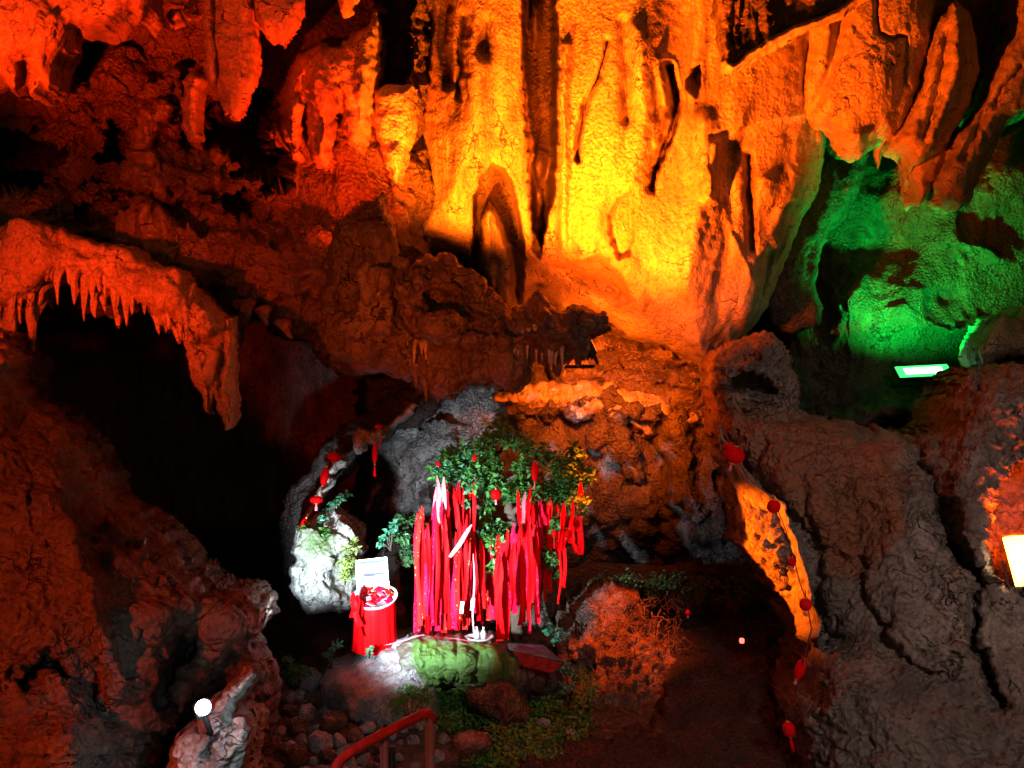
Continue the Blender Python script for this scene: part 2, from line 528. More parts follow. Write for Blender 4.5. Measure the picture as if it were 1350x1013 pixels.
def ground_z(x, y):
    """height of the cave floor"""
    x = np.asarray(x, float); y = np.asarray(y, float)
    z = 0.16 * fbm(x, y, x * 0, 0.7, 4, 0.5, 71) + 0.05 * fbm(x, y, x * 0, 3.5, 3, 0.5, 75, 'b')
    z = z + 0.12 * np.clip(y - 7.5, 0, 3) - 0.25 * np.clip(5.6 - y, 0, 2.2)
    return z


gx_, gy_ = np.meshgrid(np.linspace(-9.5, 11, 420), np.linspace(-3.5, 14, 380))
gi = np.arange(gx_.size).reshape(gx_.shape)
mesh_from('cave_floor', np.stack([gx_, gy_, ground_z(gx_, gy_)], -1).reshape(-1, 3),
          np.stack([gi[:-1, :-1], gi[:-1, 1:], gi[1:, 1:], gi[1:, :-1]], -1).reshape(-1, 4), np.zeros((0, 3), int), M['dim'], None,
          {'stain_shade': np.zeros(gx_.size), 'moss': np.zeros(gx_.size)})['kind'] = 'structure'

# ------------------------------------------------------------------ green niche, top right
relief('niche_wall', [(1040, 120), (1110, 60), (1575, 40), (1575, 640), (1300, 640), (1100, 640), (1030, 600), (1020, 400)],
       11.8, 1.2, 160, M['dim'], step=3.2, warp=6, crag=0.22, cf=0.6, mode='n', fine=0.02, finef=3.0, seed=12, kind='structure',
       feats=[bump(1240, 250, 60, 50, 0.35), bump(1330, 230, 40, 60, 0.3), bump(1120, 400, 26, 55, 0.5), bump(1200, 400, 40, 30, 0.25),
              bump(1270, 430, 30, 14, 0.35), bump(1150, 320, 50, 30, -0.45), bump(1240, 395, 20, 16, -0.4), bump(1300, 330, 60, 20, 0.3, 20),
              ridge([(1100, 560), (1180, 545), (1260, 560)], 24, 1.2)])
relief('stone_pillar', [(1350, 400), (1340, 420), (1325, 410), (1310, 425), (1296, 445), (1291, 465), (1297, 485), (1315, 478), (1330, 470), (1350, 474), (1420, 480), (1420, 395)],
       8.4, 0.3, 25, M['drape'], warp=3, crag=0.05, cf=2, seed=15, label='pale knobbly stone shoulder beside the green floodlight', cat='rock',
       feats=[bump(1340, 435, 14, 14, -0.15)])
# fin between the orange mass and the niche: grey on our side, its edge green
relief('rock_fin', [(1085, 168), (1098, 185), (1112, 200), (1146, 196), (1142, 225), (1131, 262), (1113, 288), (1098, 308), (1088, 328), (1079, 350),
       (1078, 378), (1084, 405), (1080, 428), (1068, 434), (1045, 437), (1020, 428), (1005, 400), (1020, 350), (1045, 280), (1065, 220)],
       9.55, 0.35, 60, M['bank'], warp=4, crag=0.04, cf=1.4, fine=0.01, seed=16, skirt=0.5, flute=0.03, ff=3,
       label='smooth grey fin of rock with a green lit edge behind the orange mass', cat='rock fin',
       feats=[ramp(1040, 300, 1110, 330, -0.12), lambda x, y: -0.018 * seg_dist(x, y, [(1128, 180), (1121, 240), (1101, 284), (1080, 325), (1070, 380), (1066, 445)]) * inside(x, y, [(1128, 180), (1121, 240), (1101, 284), (1080, 325), (1070, 380), (1066, 445), (1250, 445), (1250, 180)])])
relief('small_stalactite', [(1152, 185), (1156, 222), (1163, 205), (1172, 192), (1180, 186)], 8.8, 0.08, 12, M['drape'], warp=2, crag=0.01, skirt=0.1, seed=17,
       label='small green lit stalactite at the top of the niche', cat='stalactite')

# ------------------------------------------------------------------ alcove at the back
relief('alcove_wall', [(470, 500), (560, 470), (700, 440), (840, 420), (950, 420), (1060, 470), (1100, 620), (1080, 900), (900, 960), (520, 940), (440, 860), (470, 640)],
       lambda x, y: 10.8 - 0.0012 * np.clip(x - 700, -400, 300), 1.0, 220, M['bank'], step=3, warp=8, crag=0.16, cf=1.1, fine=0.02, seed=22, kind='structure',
       stain_noise=0.6, stains_and_shade=[bump(880, 740, 120, 70, 0.9)],  # the bump darkens the lower right hollow: shade put into the colour
       feats=[bump(560, 620, 60, 80, 0.7), bump(545, 700, 50, 60, 0.35), bump(700, 590, 60, 60, 0.4), bump(830, 760, 120, 60, -1.1),
              lobe([(800, 548), (822, 540), (836, 570), (846, 610), (845, 640), (826, 628), (800, 600), (775, 590), (782, 560)], 0.35, 14),
              bump(815, 625, 40, 32, -0.3), ridge([(690, 540), (740, 532), (800, 528), (860, 548)], 16, 0.75), ridge([(880, 530), (900, 600), (915, 700)], 26, 0.5), ridge([(940, 500), (945, 600), (955, 690)], 18, 0.35),
              ridge([(850, 530), (862, 600), (880, 690)], 10, -0.25)])
relief('layered_rock_slab', [(735, 420), (760, 406), (795, 418), (840, 444), (900, 466), (944, 478), (950, 500), (946, 548), (925, 560), (880, 545), (850, 528), (812, 520), (770, 520), (735, 505), (718, 470)],
       9.6, 0.55, 60, M['crag'], warp=6, crag=0.10, cf=1.6, mode='r', fine=0.03, seed=23, skirt=1.2,
       label='layered reddish slabs under the tip of the orange mass', cat='rock ledge',
       feats=[ridge([(760, 428), (820, 432), (868, 452), (930, 470)], 5, 0.22), ridge([(775, 442), (830, 446), (880, 462)], 4, -0.25),
              ridge([(790, 470), (850, 478), (935, 490)], 5, -0.3), ridge([(800, 458), (860, 464), (940, 482)], 5, 0.15),
              ridge([(760, 500), (790, 503)], 4, -0.3), ridge([(766, 520), (785, 533)], 4, -0.3), ridge([(860, 500), (900, 508), (940, 515)], 5, 0.2)])

relief('lit_shelf', [(655, 522), (690, 513), (740, 507), (800, 503), (850, 511), (900, 532), (935, 560), (905, 572), (850, 564), (800, 550), (740, 548), (690, 541), (662, 532)],
       9.45, 0.28, 22, M['drape'], step=2.2, warp=7, crag=0.10, cf=2.2, fine=0.02, seed=25, skirt=0.8, label='amber lit shelf of rock at the top of the alcove wall', cat='rock ledge')
relief('smooth_boulder', [(782, 562), (800, 546), (822, 540), (836, 570), (846, 610), (846, 644), (826, 630), (800, 604), (775, 592)], 9.75, 0.3, 18, M['smooth'], warp=3, crag=0.03, cf=2, fine=0.01, seed=26, skirt=0.5,
       label='smooth tan wedge of rock on the alcove wall right of the tree', cat='rock')

# ------------------------------------------------------------------ dark craggy roof, upper left
relief('cave_roof_left', [(-225, -185), (575, -185), (570, 345), (600, 350), (640, 380), (680, 420), (700, 470), (690, 505), (610, 512), (580, 528), (556, 520), (545, 500),
       (510, 482), (480, 490), (450, 486), (430, 472), (400, 452), (365, 436), (350, 426), (338, 408), (320, 402), (290, 400), (230, 420), (120, 420), (0, 420), (-225, 430)],
       lambda x, y: 8.3 + 0.0 * x, 0.9, 60, M['crag'], warp=9, crag=0.17, cf=1.0, mode='b', fine=0.03, finef=6, seed=31, skirt=3.0, flute=0.10, ff=1.1, kind='structure',
       stain_noise=0.6,
       feats=[lobe([(-20, 168), (25, 166), (60, 190), (85, 203), (80, 240), (60, 255), (-20, 258)], -1.3, 20),
              lobe([(122, 165), (150, 160), (156, 200), (150, 212), (126, 212)], -0.9, 10),
              lobe([(262, 110), (290, 120), (310, 150), (345, 110), (366, 110), (372, 190), (392, 220), (380, 250), (330, 235), (300, 215), (265, 190), (258, 150)], -1.4, 18),
              lobe([(90, 262), (170, 262), (185, 280), (120, 290), (85, 280)], -0.5, 12),
              lobe([(285, 250), (330, 250), (345, 285), (310, 292), (286, 280)], -0.6, 12),
              bump(210, 60, 60, 40, -0.3), bump(90, 165, 46, 40, 0.35), bump(190, 175, 34, 60, 0.4), bump(215, 120, 26, 46, 0.3), bump(256, 150, 16, 44, 0.3),
              bump(232, 235, 80, 20, 0.3), ridge([(240, 80), (250, 200)], 7, -0.25), ridge([(225, 110), (228, 160)], 4, -0.2), ridge([(165, 120), (160, 200)], 6, -0.2),
              ridge([(60, 245), (160, 248), (260, 285), (380, 300)], 12, -0.4),
              lobe([(40, 265), (200, 235), (380, 290), (460, 300), (470, 380), (350, 400), (250, 380), (80, 300)], 0.35, 40),
              lobe([(500, -185), (552, -185), (548, 60), (536, 120), (530, 150), (505, 150), (498, 100)], -0.8, 16),
              lobe([(455, 330), (505, 300), (512, 360), (480, 400), (455, 380)], -0.5, 16),
              ridge([(505, 150), (522, 190), (520, 230)], 8, 0.45)])
relief('red_column', [(366, 130), (378, 100), (395, 75), (420, 55), (440, 62), (470, 40), (497, 10), (503, 90), (500, 180), (492, 150), (480, 205), (462, 190), (452, 150), (446, 150), (440, 212), (430, 225),
       (410, 215), (402, 160), (398, 210), (384, 214), (374, 190)], 7.15, 0.45, 32, M['drape'], warp=4, crag=0.06, cf=1.2, flute=0.04, ff=2.6, fine=0.01, skirt=1.0, seed=33,
       label='smooth red lit hanging column in the dark roof left of the orange mass', cat='flowstone', stain_noise=0.3,
       feats=[ridge([(402, 100), (403, 160), (405, 210)], 5, -0.25), ridge([(448, 110), (450, 160)], 4, -0.2), bump(430, 130, 18, 60, 0.15), bump(480, 110, 16, 60, 0.12)])
relief('roof_lobe', [(494, 118), (512, 112), (545, 112), (548, 150), (540, 190), (527, 232), (519, 242), (514, 222), (504, 205), (496, 180)], 6.95, 0.2, 16, M['flow'], warp=3, crag=0.04, cf=2, skirt=0.6, seed=34,
       label='small orange lobe of rock at the left edge of the orange mass', cat='flowstone')

# ------------------------------------------------------------------ the great hanging mass
relief('hanging_rock_mass', [(556, -185), (553, 0), (556, 20), (548, 60), (540, 110), (533, 160), (528, 200), (522, 235), (520, 262), (521, 300), (526, 338), (540, 347), (560, 338), (585, 332),
       (605, 338), (625, 346), (640, 366), (650, 387), (663, 402), (680, 413), (690, 402), (705, 386), (720, 390), (745, 406), (770, 405), (790, 415), (810, 430), (825, 446),
       (850, 450), (875, 457), (895, 470), (925, 481), (940, 478), (946, 465), (966, 456), (988, 440), (1006, 420), (1020, 380), (1040, 330), (1057, 290), (1077, 250), (1088, 212),
       (1094, 160), (1100, 40), (1100, -185)],
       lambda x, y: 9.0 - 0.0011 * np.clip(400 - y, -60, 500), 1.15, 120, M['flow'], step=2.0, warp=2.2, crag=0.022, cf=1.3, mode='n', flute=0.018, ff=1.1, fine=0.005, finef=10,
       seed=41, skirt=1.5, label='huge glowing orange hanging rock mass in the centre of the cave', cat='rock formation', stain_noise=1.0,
       feats=[
           lobe([(684, -60), (734, -60), (738, 110), (735, 180), (733, 250), (722, 300), (712, 330), (700, 300), (694, 190), (688, 100)], -0.55, 13),
           bump(706, 20, 7, 26, 0.35), bump(712, 215, 12, 26, 0.25),
           lobe([(626, 410), (621, 340), (623, 262), (634, 230), (650, 214), (667, 220), (678, 242), (684, 272), (692, 330), (690, 410)], -0.95, 6),
           lobe([(634, 440), (630, 350), (634, 296), (645, 266), (655, 274), (663, 300), (676, 326), (684, 440)], 0.85, 12), ridge([(650, 290), (655, 400)], 3, -0.1),
           lambda x, y: -0.05 * seg_dist(x, y, [(574, -190), (572, -20), (570, 60), (562, 120), (554, 200), (544, 262)]) * inside(x, y, [(574, -190), (572, -20), (570, 60), (562, 120), (554, 200), (544, 262), (400, 262), (400, -190)]),
           bump(600, 190, 40, 150, 0.25), bump(650, 110, 30, 120, 0.2), bump(600, 300, 60, 26, 0.25),
           ridge([(612, 20), (608, 70), (606, 130)], 4, -0.22), ridge([(588, 12), (585, 60), (592, 110)], 8, -0.22), ridge([(640, 30), (637, 70)], 8, -0.18),
           bump(805, 200, 55, 190, 0.32), bump(760, 330, 30, 80, 0.15), bump(890, 350, 70, 100, 0.25), bump(860, 60, 30, 90, 0.2),
           ridge([(800, 55), (790, 100), (775, 130), (765, 165), (762, 212)], 3.2, -0.2), ridge([(745, 60), (742, 330)], 6, 0.15),
           ridge([(883, 90), (891, 133), (880, 187), (866, 222), (858, 250)], 5, -0.38), ridge([(870, 80), (878, 140), (866, 190)], 8, 0.12),
           lobe([(800, 320), (801, 285), (812, 262), (838, 250), (838, 300), (830, 338), (812, 345)], -0.26, 6),
           lobe([(905, 104), (914, 90), (924, 82), (926, 108), (916, 130), (905, 116)], -0.4, 6),
           lobe([(725, 350), (790, 335), (825, 370), (838, 400), (800, 405), (760, 390)], -0.22, 18),
           bump(830, 355, 12, 16, 0.15), bump(860, 440, 40, 20, 0.12), bump(940, 450, 26, 40, 0.15), ridge([(735, 120), (760, 250), (830, 400), (920, 470)], 34, 0.08), ridge([(930, 160), (925, 260), (905, 380)], 14, 0.14), ridge([(965, 200), (955, 320), (940, 460)], 12, -0.1), ridge([(840, 40), (850, 160), (835, 240)], 12, 0.12), ridge([(822, 30), (826, 160)], 7, -0.12), ridge([(650, 60), (655, 180)], 12, -0.08), ridge([(625, 0), (628, 160), (600, 260)], 11, 0.1),
           lobe([(935, 175), (1075, 150), (1084, 230), (1035, 350), (1010, 400), (975, 330), (950, 260), (932, 220)], -0.12, 22),
           ridge([(984, 210), (986, 260), (992, 330)], 6, -0.3), ridge([(945, 190), (935, 260)], 8, 0.2), ridge([(1010, 240), (1000, 330), (985, 420)], 16, 0.22),
           ridge([(1050, 230), (1020, 320)], 14, 0.2), bump(1005, 290, 14, 34, -0.15)],
       stains_and_shade=[lobe([(632, 300), (628, 262), (637, 234), (650, 219), (664, 224), (674, 243), (680, 272), (684, 330), (668, 320), (655, 280), (640, 290)], 0.75, 5), ridge([(590, -30), (586, 10), (583, 55), (590, 100)], 17, 1.1), ridge([(612, 25), (609, 60), (607, 118)], 5, 1.1), bump(644, 62, 14, 18, 0.9),  # first lobe paints overhang shade into the arch's upper hollow
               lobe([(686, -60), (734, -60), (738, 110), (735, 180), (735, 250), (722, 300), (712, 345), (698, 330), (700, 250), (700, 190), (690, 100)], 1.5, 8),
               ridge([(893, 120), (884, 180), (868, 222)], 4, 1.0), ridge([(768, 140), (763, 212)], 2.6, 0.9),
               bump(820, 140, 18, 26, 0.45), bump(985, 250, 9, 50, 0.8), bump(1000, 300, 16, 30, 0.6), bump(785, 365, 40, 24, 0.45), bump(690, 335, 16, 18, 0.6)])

G = [
    ('hanging_block', [(876, -60), (888, 60), (900, 96), (906, 150), (914, 188), (926, 204), (945, 191), (963, 181), (985, 185), (1000, 190), (1014, 201), (1030, 193), (1046, 173), (1062, 158), (1068, 110), (1080, 40), (1080, -60)],
     8.3, 0.45, 40, 'broad orange rock block hanging above the right part of the great mass',
     [lobe([(902, 106), (912, 90), (924, 80), (927, 108), (916, 132), (904, 118)], -0.35, 6), bump(1035, 80, 22, 14, -0.12), ridge([(1025, 120), (1018, 160)], 3, -0.1), bump(960, 150, 40, 20, 0.12)]),
    ('hanging_block', [(1066, 30), (1062, 90), (1058, 130), (1062, 156), (1076, 166), (1089, 169), (1099, 173), (1110, 190), (1125, 204), (1138, 208), (1149, 195), (1161, 186), (1182, 182), (1200, 155), (1216, 112), (1228, 60), (1246, -60), (1066, -60)],
     8.0, 0.45, 40, 'squarish orange rock block with a swirl between the prow and the leaf shaped lobe',
     [ridge([(1110, 20), (1098, 80), (1070, 150)], 9, -0.16), ridge([(1155, -20), (1157, 42), (1170, 50), (1190, 48)], 3, -0.12), ridge([(1195, 50), (1196, 90), (1192, 110)], 2.5, -0.08), bump(1125, 180, 16, 16, 0.15), bump(1150, 100, 30, 60, 0.12)]),
    ('leaf_lobe', [(1258, 0), (1242, 20), (1230, 60), (1217, 110), (1202, 150), (1184, 176), (1180, 190), (1198, 200), (1207, 216), (1212, 219), (1240, 202), (1262, 168), (1280, 138), (1289, 92), (1287, 50), (1276, 16)],
     7.6, 0.3, 30, 'leaf shaped red orange lobe of rock hanging near the top right corner',
     [ridge([(1250, 40), (1238, 110), (1218, 180)], 7, -0.1), ridge([(1262, 40), (1256, 110), (1228, 180)], 7, 0.08)]),
    ('hanging_tip', [(1196, 180), (1199, 200), (1203, 240), (1210, 272), (1220, 262), (1228, 246), (1243, 236), (1262, 196), (1262, 160), (1230, 160)],
     7.9, 0.2, 20, 'pointed rock tip just below the leaf shaped lobe', []),
    ('hanging_drape', [(1420, -100), (1348, -60), (1340, 40), (1316, 80), (1305, 112), (1300, 132), (1282, 160), (1264, 176), (1250, 210), (1233, 245), (1240, 262), (1256, 268), (1265, 274), (1282, 266), (1289, 243), (1298, 222), (1313, 190), (1327, 168), (1347, 150), (1420, 110)],
     7.5, 0.3, 26, 'long orange drapery of rock slanting down at the top right edge',
     [ridge([(1345, 90), (1320, 118), (1310, 135)], 4, -0.14), ridge([(1300, 150), (1268, 210)], 5, -0.1)]),
]
for i, (nm, ol, y, t, r, lb, ft) in enumerate(G):
    relief(nm, ol, y, t, r, M['drape'] if i > 1 else M['flow'], ft, step=2.0, warp=2.4, crag=0.022, cf=1.5, flute=0.02, ff=2.0, fine=0.006, finef=9, seed=50 + i * 3, skirt=0.9,
           label=lb, cat='rock formation', stain_noise=0.5)
relief('roof_behind_drapes', [(1075, -185), (1575, -185), (1575, 90), (1400, 140), (1330, 150), (1290, 190), (1240, 220), (1200, 190), (1150, 170), (1075, 120)], 8.9, 0.4, 50, M['crag'],
       warp=6, crag=0.12, cf=1.2, seed=66, skirt=2.0, kind='structure')
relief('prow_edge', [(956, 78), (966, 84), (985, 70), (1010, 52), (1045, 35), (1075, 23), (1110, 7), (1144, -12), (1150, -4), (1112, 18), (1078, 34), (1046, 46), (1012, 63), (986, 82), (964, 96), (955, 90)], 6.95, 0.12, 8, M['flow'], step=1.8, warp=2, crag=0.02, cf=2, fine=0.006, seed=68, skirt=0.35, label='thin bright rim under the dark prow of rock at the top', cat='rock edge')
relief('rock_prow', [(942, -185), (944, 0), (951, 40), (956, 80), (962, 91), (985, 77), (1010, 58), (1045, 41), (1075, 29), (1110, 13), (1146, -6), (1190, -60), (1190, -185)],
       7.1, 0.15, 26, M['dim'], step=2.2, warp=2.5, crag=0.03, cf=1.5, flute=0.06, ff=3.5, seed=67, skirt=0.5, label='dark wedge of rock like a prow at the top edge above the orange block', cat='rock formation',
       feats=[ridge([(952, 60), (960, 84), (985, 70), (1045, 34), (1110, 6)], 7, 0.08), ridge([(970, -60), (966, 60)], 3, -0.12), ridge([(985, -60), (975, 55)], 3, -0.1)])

# ------------------------------------------------------------------ ledge with drip curtains in front of the lamps
LEDGE = relief('hanging_ledge', [(440, 300), (470, 270), (505, 250), (520, 300), (524, 340), (542, 349), (560, 341), (585, 335), (602, 341), (622, 352), (640, 376), (662, 404), (679, 414), (690, 400), (708, 384), (726, 391),
       (744, 408), (758, 404), (776, 407), (792, 418), (803, 432), (800, 440), (776, 446), (772, 466), (764, 484), (752, 472), (742, 486), (735, 497), (728, 482), (700, 474), (692, 500), (680, 520), (668, 516),
       (640, 500), (612, 505), (600, 520), (575, 528), (556, 518), (540, 500), (505, 486), (470, 492), (440, 470), (420, 440), (430, 380)],
       lambda x, y: 5.68 - 0.0004 * (x - 600), 0.40, 45, M['crag'], warp=5, crag=0.09, cf=1.5, fine=0.03, finef=7, flute=0.05, ff=3, seed=71, skirt=0.22, label='dark ragged rock ledge silhouetted against the glowing orange mass', cat='rock ledge',
       feats=[bump(575, 430, 30, 22, 0.25), bump(500, 360, 40, 40, 0.25), bump(480, 430, 40, 30, 0.15), bump(650, 440, 60, 16, 0.22), lobe([(560, 385), (600, 385), (605, 410), (565, 412)], -0.3, 9), bump(735, 440, 30, 30, 0.12),
              ridge([(520, 400), (560, 450), (540, 470)], 6, -0.15), ridge([(600, 440), (700, 432)], 5, -0.14), ridge([(470, 330), (452, 400)], 10, -0.25)],
       stains_and_shade=[bump(755, 430, 60, 50, 0.6)])

# ------------------------------------------------------------------ arch of red flowstone, left
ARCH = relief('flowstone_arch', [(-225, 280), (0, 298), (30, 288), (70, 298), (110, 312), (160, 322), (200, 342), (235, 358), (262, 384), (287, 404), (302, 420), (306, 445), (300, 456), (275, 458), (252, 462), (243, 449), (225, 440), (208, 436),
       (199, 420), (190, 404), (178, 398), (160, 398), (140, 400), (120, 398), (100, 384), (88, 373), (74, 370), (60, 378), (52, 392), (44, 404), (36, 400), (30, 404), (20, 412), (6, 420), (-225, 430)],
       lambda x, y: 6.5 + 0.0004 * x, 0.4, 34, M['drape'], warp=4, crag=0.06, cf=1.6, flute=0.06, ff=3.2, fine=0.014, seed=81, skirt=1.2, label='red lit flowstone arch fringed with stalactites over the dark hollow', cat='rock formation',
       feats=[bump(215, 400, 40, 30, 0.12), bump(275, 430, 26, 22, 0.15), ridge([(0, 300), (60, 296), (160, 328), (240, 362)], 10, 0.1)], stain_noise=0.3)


def stalactite(parent, tx, ty, bx, by, w, Y, mat, seed, label=None, cat=None, name='stalactite', ribs=5):
    """a dripping cone of rock, fluted and knotty, from its root to its tip"""
    nu, nv = 20, max(10, int(abs(by - ty) / 3.2))
    a = W(tx, ty, Y); b = W(bx, by, Y)
    u = np.linspace(0, 2 * PI, nu, endpoint=False)[None, :]
    t = np.linspace(0, 1, nv)[:, None]
    rw = w / F * Y * 0.5
    r = rw * (1 - t) ** 0.42 * (1 - 0.55 * t) * (1 - 0.12 * np.sin(t * 9 + seed)) + 0.003 * (1 - t)
    r = r * np.minimum(1, 0.25 + 0.75 * t / 0.16)
    Yc = Y + 0.16 * np.clip(1 - t / 0.5, 0, 1) ** 2
    r = r * (1 + 0.16 * np.cos(ribs * u + seed + 2 * t) + 0.10 * np.cos(3 * u + 2.3 * seed))
    cx = a.x + (b.x - a.x) * t + 0.06 * rw * np.sin(t * 6 + seed)
    cz = a.z + (b.z - a.z) * t
    X = cx + r * np.cos(u); Yv = Yc + r * np.sin(u); Z = cz + 0 * u
    n = fbm(X * 9, Yv * 9, Z * 3, 1.0, 3, 0.6, seed, 'b')
    X = X + n * 0.13 * rw * np.cos(u); Yv = Yv + n * 0.13 * rw * np.sin(u)
    i = np.arange(nu * nv).reshape(nv, nu)
    j = np.roll(i, -1, 1)
    q = np.stack([i[:-1], j[:-1], j[1:], i[1:]], -1).reshape(-1, 4)
    o = mesh_from(name, np.stack([X, Yv, Z], -1).reshape(-1, 3), q, np.zeros((0, 3), int), mat, parent, {'stain_shade': np.zeros(nu * nv), 'moss': np.zeros(nu * nv)})
    if label: o['label'] = label
    if cat: o['category'] = cat
    return o



_r = random.Random(4)
for k in range(44):
    x = 540 + k * 4.7 + _r.uniform(-3, 3)
    y0 = 430 + 14 * math.sin(k * 0.5) + _r.uniform(-5, 5)
    ln = _r.uniform(24, 62) * (1.0 if x > 590 else 0.8)
    stalactite(LEDGE, x, y0, x + _r.uniform(-2, 2), min(y0 + ln, 522), _r.uniform(5, 11), 5.32 + _r.uniform(-0.03, 0.05), M['drape'], 500 + k)
for k, (tx, ty, bx, by, w) in enumerate([(755, 440, 762, 486, 20), (735, 450, 735, 498, 14), (772, 430, 775, 468, 22), (560, 480, 562, 530, 16), (580, 480, 578, 532, 20), (600, 480, 600, 520, 16), (548, 470, 549, 512, 14), (675, 480, 676, 522, 22)]):
    stalactite(LEDGE, tx, ty, bx, by, w, 5.45, M['crag'], 560 + k)

for k, (tx, ty, bx, by, w) in enumerate([(10, 390, 13, 470, 30), (-6, 390, -8, 480, 30), (24, 400, 27, 428, 14), (42, 380, 42, 474, 22), (54, 370, 50, 405, 18), (78, 355, 76, 378, 22), (98, 362, 102, 392, 20), (118, 378, 126, 420, 22), (112, 372, 120, 400, 16),
                               (134, 380, 138, 412, 14), (156, 376, 156, 434, 24), (148, 380, 150, 404, 12), (172, 380, 174, 408, 16), (190, 376, 191, 416, 14), (183, 380, 184, 404, 10), (206, 400, 209, 442, 18), (220, 410, 219, 440, 16),
                               (232, 420, 236, 455, 22), (247, 430, 247, 462, 16), (2, 380, 1, 440, 20)]):
    stalactite(ARCH, tx, ty, bx, by, w, 6.25 + 0.0004 * bx, M['drape'], 100 + k)
_r = random.Random(9)
for k in range(34):
    x = -10 + k * 7.8 + _r.uniform(-3, 3)
    top = 340 + 0.0009 * (x - 60) ** 2 + (22 if x < 50 else 0)
    ln = _r.choice([16, 26, 38, 54]) * (0.7 + 0.5 * abs(math.sin(x * 0.045)))
    stalactite(ARCH, x, top, x + _r.uniform(-2, 2), top + ln + 18, _r.uniform(10, 22), 6.14 + 0.0004 * x + _r.uniform(-0.04, 0.06), M['drape'], 700 + k)
HS = relief('hanging_stone_tongue', [(240, 444), (262, 452), (290, 448), (296, 420), (306, 418), (308, 445), (308, 500), (306, 545), (303, 566), (297, 568), (291, 557), (288, 532), (282, 520), (277, 545), (270, 543), (265, 520), (256, 508), (250, 482)],
       6.4, 0.22, 24, M['drape'], step=2.0, warp=2.5, crag=0.03, cf=3, flute=0.05, ff=6, fine=0.012, seed=131, skirt=0.4, label='long dull brown stone tongue hanging from the end of the arch', cat='stalactite',
       feats=[ridge([(292, 450), (291, 530)], 3, -0.1), ridge([(272, 460), (276, 530)], 3, -0.07)])
DD = {}
for k, (tx, ty, bx, by, w) in enumerate([(324, 390, 321, 441, 24), (312, 392, 312, 410, 12), (344, 400, 352, 430, 26), (366, 418, 384, 448, 26)]):
    stalactite(None, tx, ty, bx, by, w, 7.0, M['crag'], 150 + k, cat='stalactite', name='stalactite',
               label=['brown pointed stalactite just right of the arch and tongue', 'tiny brown stalactite between the tongue and a pointed one', 'broad brown stalactite, second right of the tongue', 'blunt brown stalactite under the craggy roof edge'][k])

# ------------------------------------------------------------------ red drapes, top left
relief('roof_drape', [(-80, -80), (202, -80), (198, 0), (190, 18), (182, 28), (176, 20), (170, 12), (160, 14), (152, 22), (143, 29), (135, 32), (120, 34), (108, 32), (98, 30), (92, 38), (85, 52), (78, 65), (71, 76), (71, 100), (68, 113), (60, 121),
       (56, 112), (50, 117), (46, 123), (38, 124), (33, 110), (34, 90), (30, 76), (24, 82), (24, 105), (21, 120), (14, 117), (8, 108), (0, 103), (-80, 110)],
       5.9, 0.3, 30, M['drape'], step=2.2, warp=2.5, crag=0.05, cf=2, flute=0.05, ff=3.4, fine=0.012, seed=91, skirt=0.8, label='bright red orange rock drape filling the top left corner', cat='rock formation', stain_noise=0.3,
       feats=[bump(60, 40, 50, 40, 0.15), bump(150, 0, 30, 20, 0.1)])
relief('roof_drape', [(256, -80), (268, -20), (270, 60), (268, 90), (276, 112), (286, 122), (294, 142), (300, 146), (306, 150), (314, 140), (322, 122), (331, 105), (333, 60), (334, 24), (340, 36), (350, 44), (360, 42), (366, 49), (371, 51), (378, 42), (390, 22),
       (397, 2), (400, -80)], 6.1, 0.22, 18, M['drape'], step=2.2, warp=2, crag=0.03, cf=2, flute=0.03, ff=3, fine=0.01, seed=95, skirt=0.6, label='two long red hanging rock blades at the top, left of centre', cat='rock formation',
       feats=[ridge([(284, -80), (284, 60), (292, 130)], 4, -0.14), ridge([(333, -80), (334, 40)], 4, -0.14), bump(372, 10, 14, 26, 0.08)])
relief('roof_drape', [(436, -60), (443, -10), (448, 16), (452, 18), (458, 10), (468, -10), (480, -60)], 6.4, 0.1, 12, M['drape'], warp=2, crag=0.02, seed=97, skirt=0.4, label='small red stalactite tip at the top edge between drape and orange mass', cat='stalactite')
relief('roof_lobe', [(218, 18), (224, 10), (236, 10), (241, 24), (234, 28), (222, 26)], 6.8, 0.06, 8, M['drape'], warp=2, crag=0.02, seed=98, skirt=0.4, label='small red knob of rock beside the long hanging blades', cat='rock')
relief('red_flowstone', [(240, 108), (252, 98), (266, 96), (268, 110), (262, 130), (258, 160), (262, 185), (252, 190), (240, 170), (236, 140)], 7.0, 0.14, 12, M['drape'], warp=3, crag=0.05, cf=3, seed=99, skirt=0.5,
       label='small red lit fold of rock left of the long blades', cat='flowstone')

# ------------------------------------------------------------------ left lower wall
relief('left_rock_wall', [(-225, 400), (0, 440), (28, 468), (34, 505), (38, 535), (62, 552), (90, 576), (112, 602), (136, 640), (165, 665), (190, 680), (215, 700), (236, 726), (250, 754), (272, 775), (300, 780), (325, 785), (339, 802), (336, 835), (322, 862),
       (290, 885), (258, 915), (238, 950), (218, 975), (205, 1020), (205, 1205), (-225, 1205)],
       lambda x, y: 5.6 - 0.0022 * np.clip(y - 500, 0, 700) + 0.0012 * (x - 100), 0.9, 130, M['crag'], warp=6, crag=0.09, cf=1.3, fine=0.03, finef=7, seed=111, skirt=1.5, kind='structure', flute=0.05, ff=1.4,
       feats=[ridge([(100, 700), (120, 800), (160, 900)], 18, 0.25), ridge([(60, 560), (80, 700)], 20, 0.12), bump(250, 850, 50, 40, -0.35), bump(140, 900, 40, 60, -0.3), bump(90, 985, 40, 40, 0.3), ridge([(270, 830), (235, 870), (225, 920)], 10, -0.3),
              bump(245, 800, 50, 30, 0.2), ridge([(30, 900), (60, 870), (90, 900)], 9, -0.25)], stain_noise=0.5)
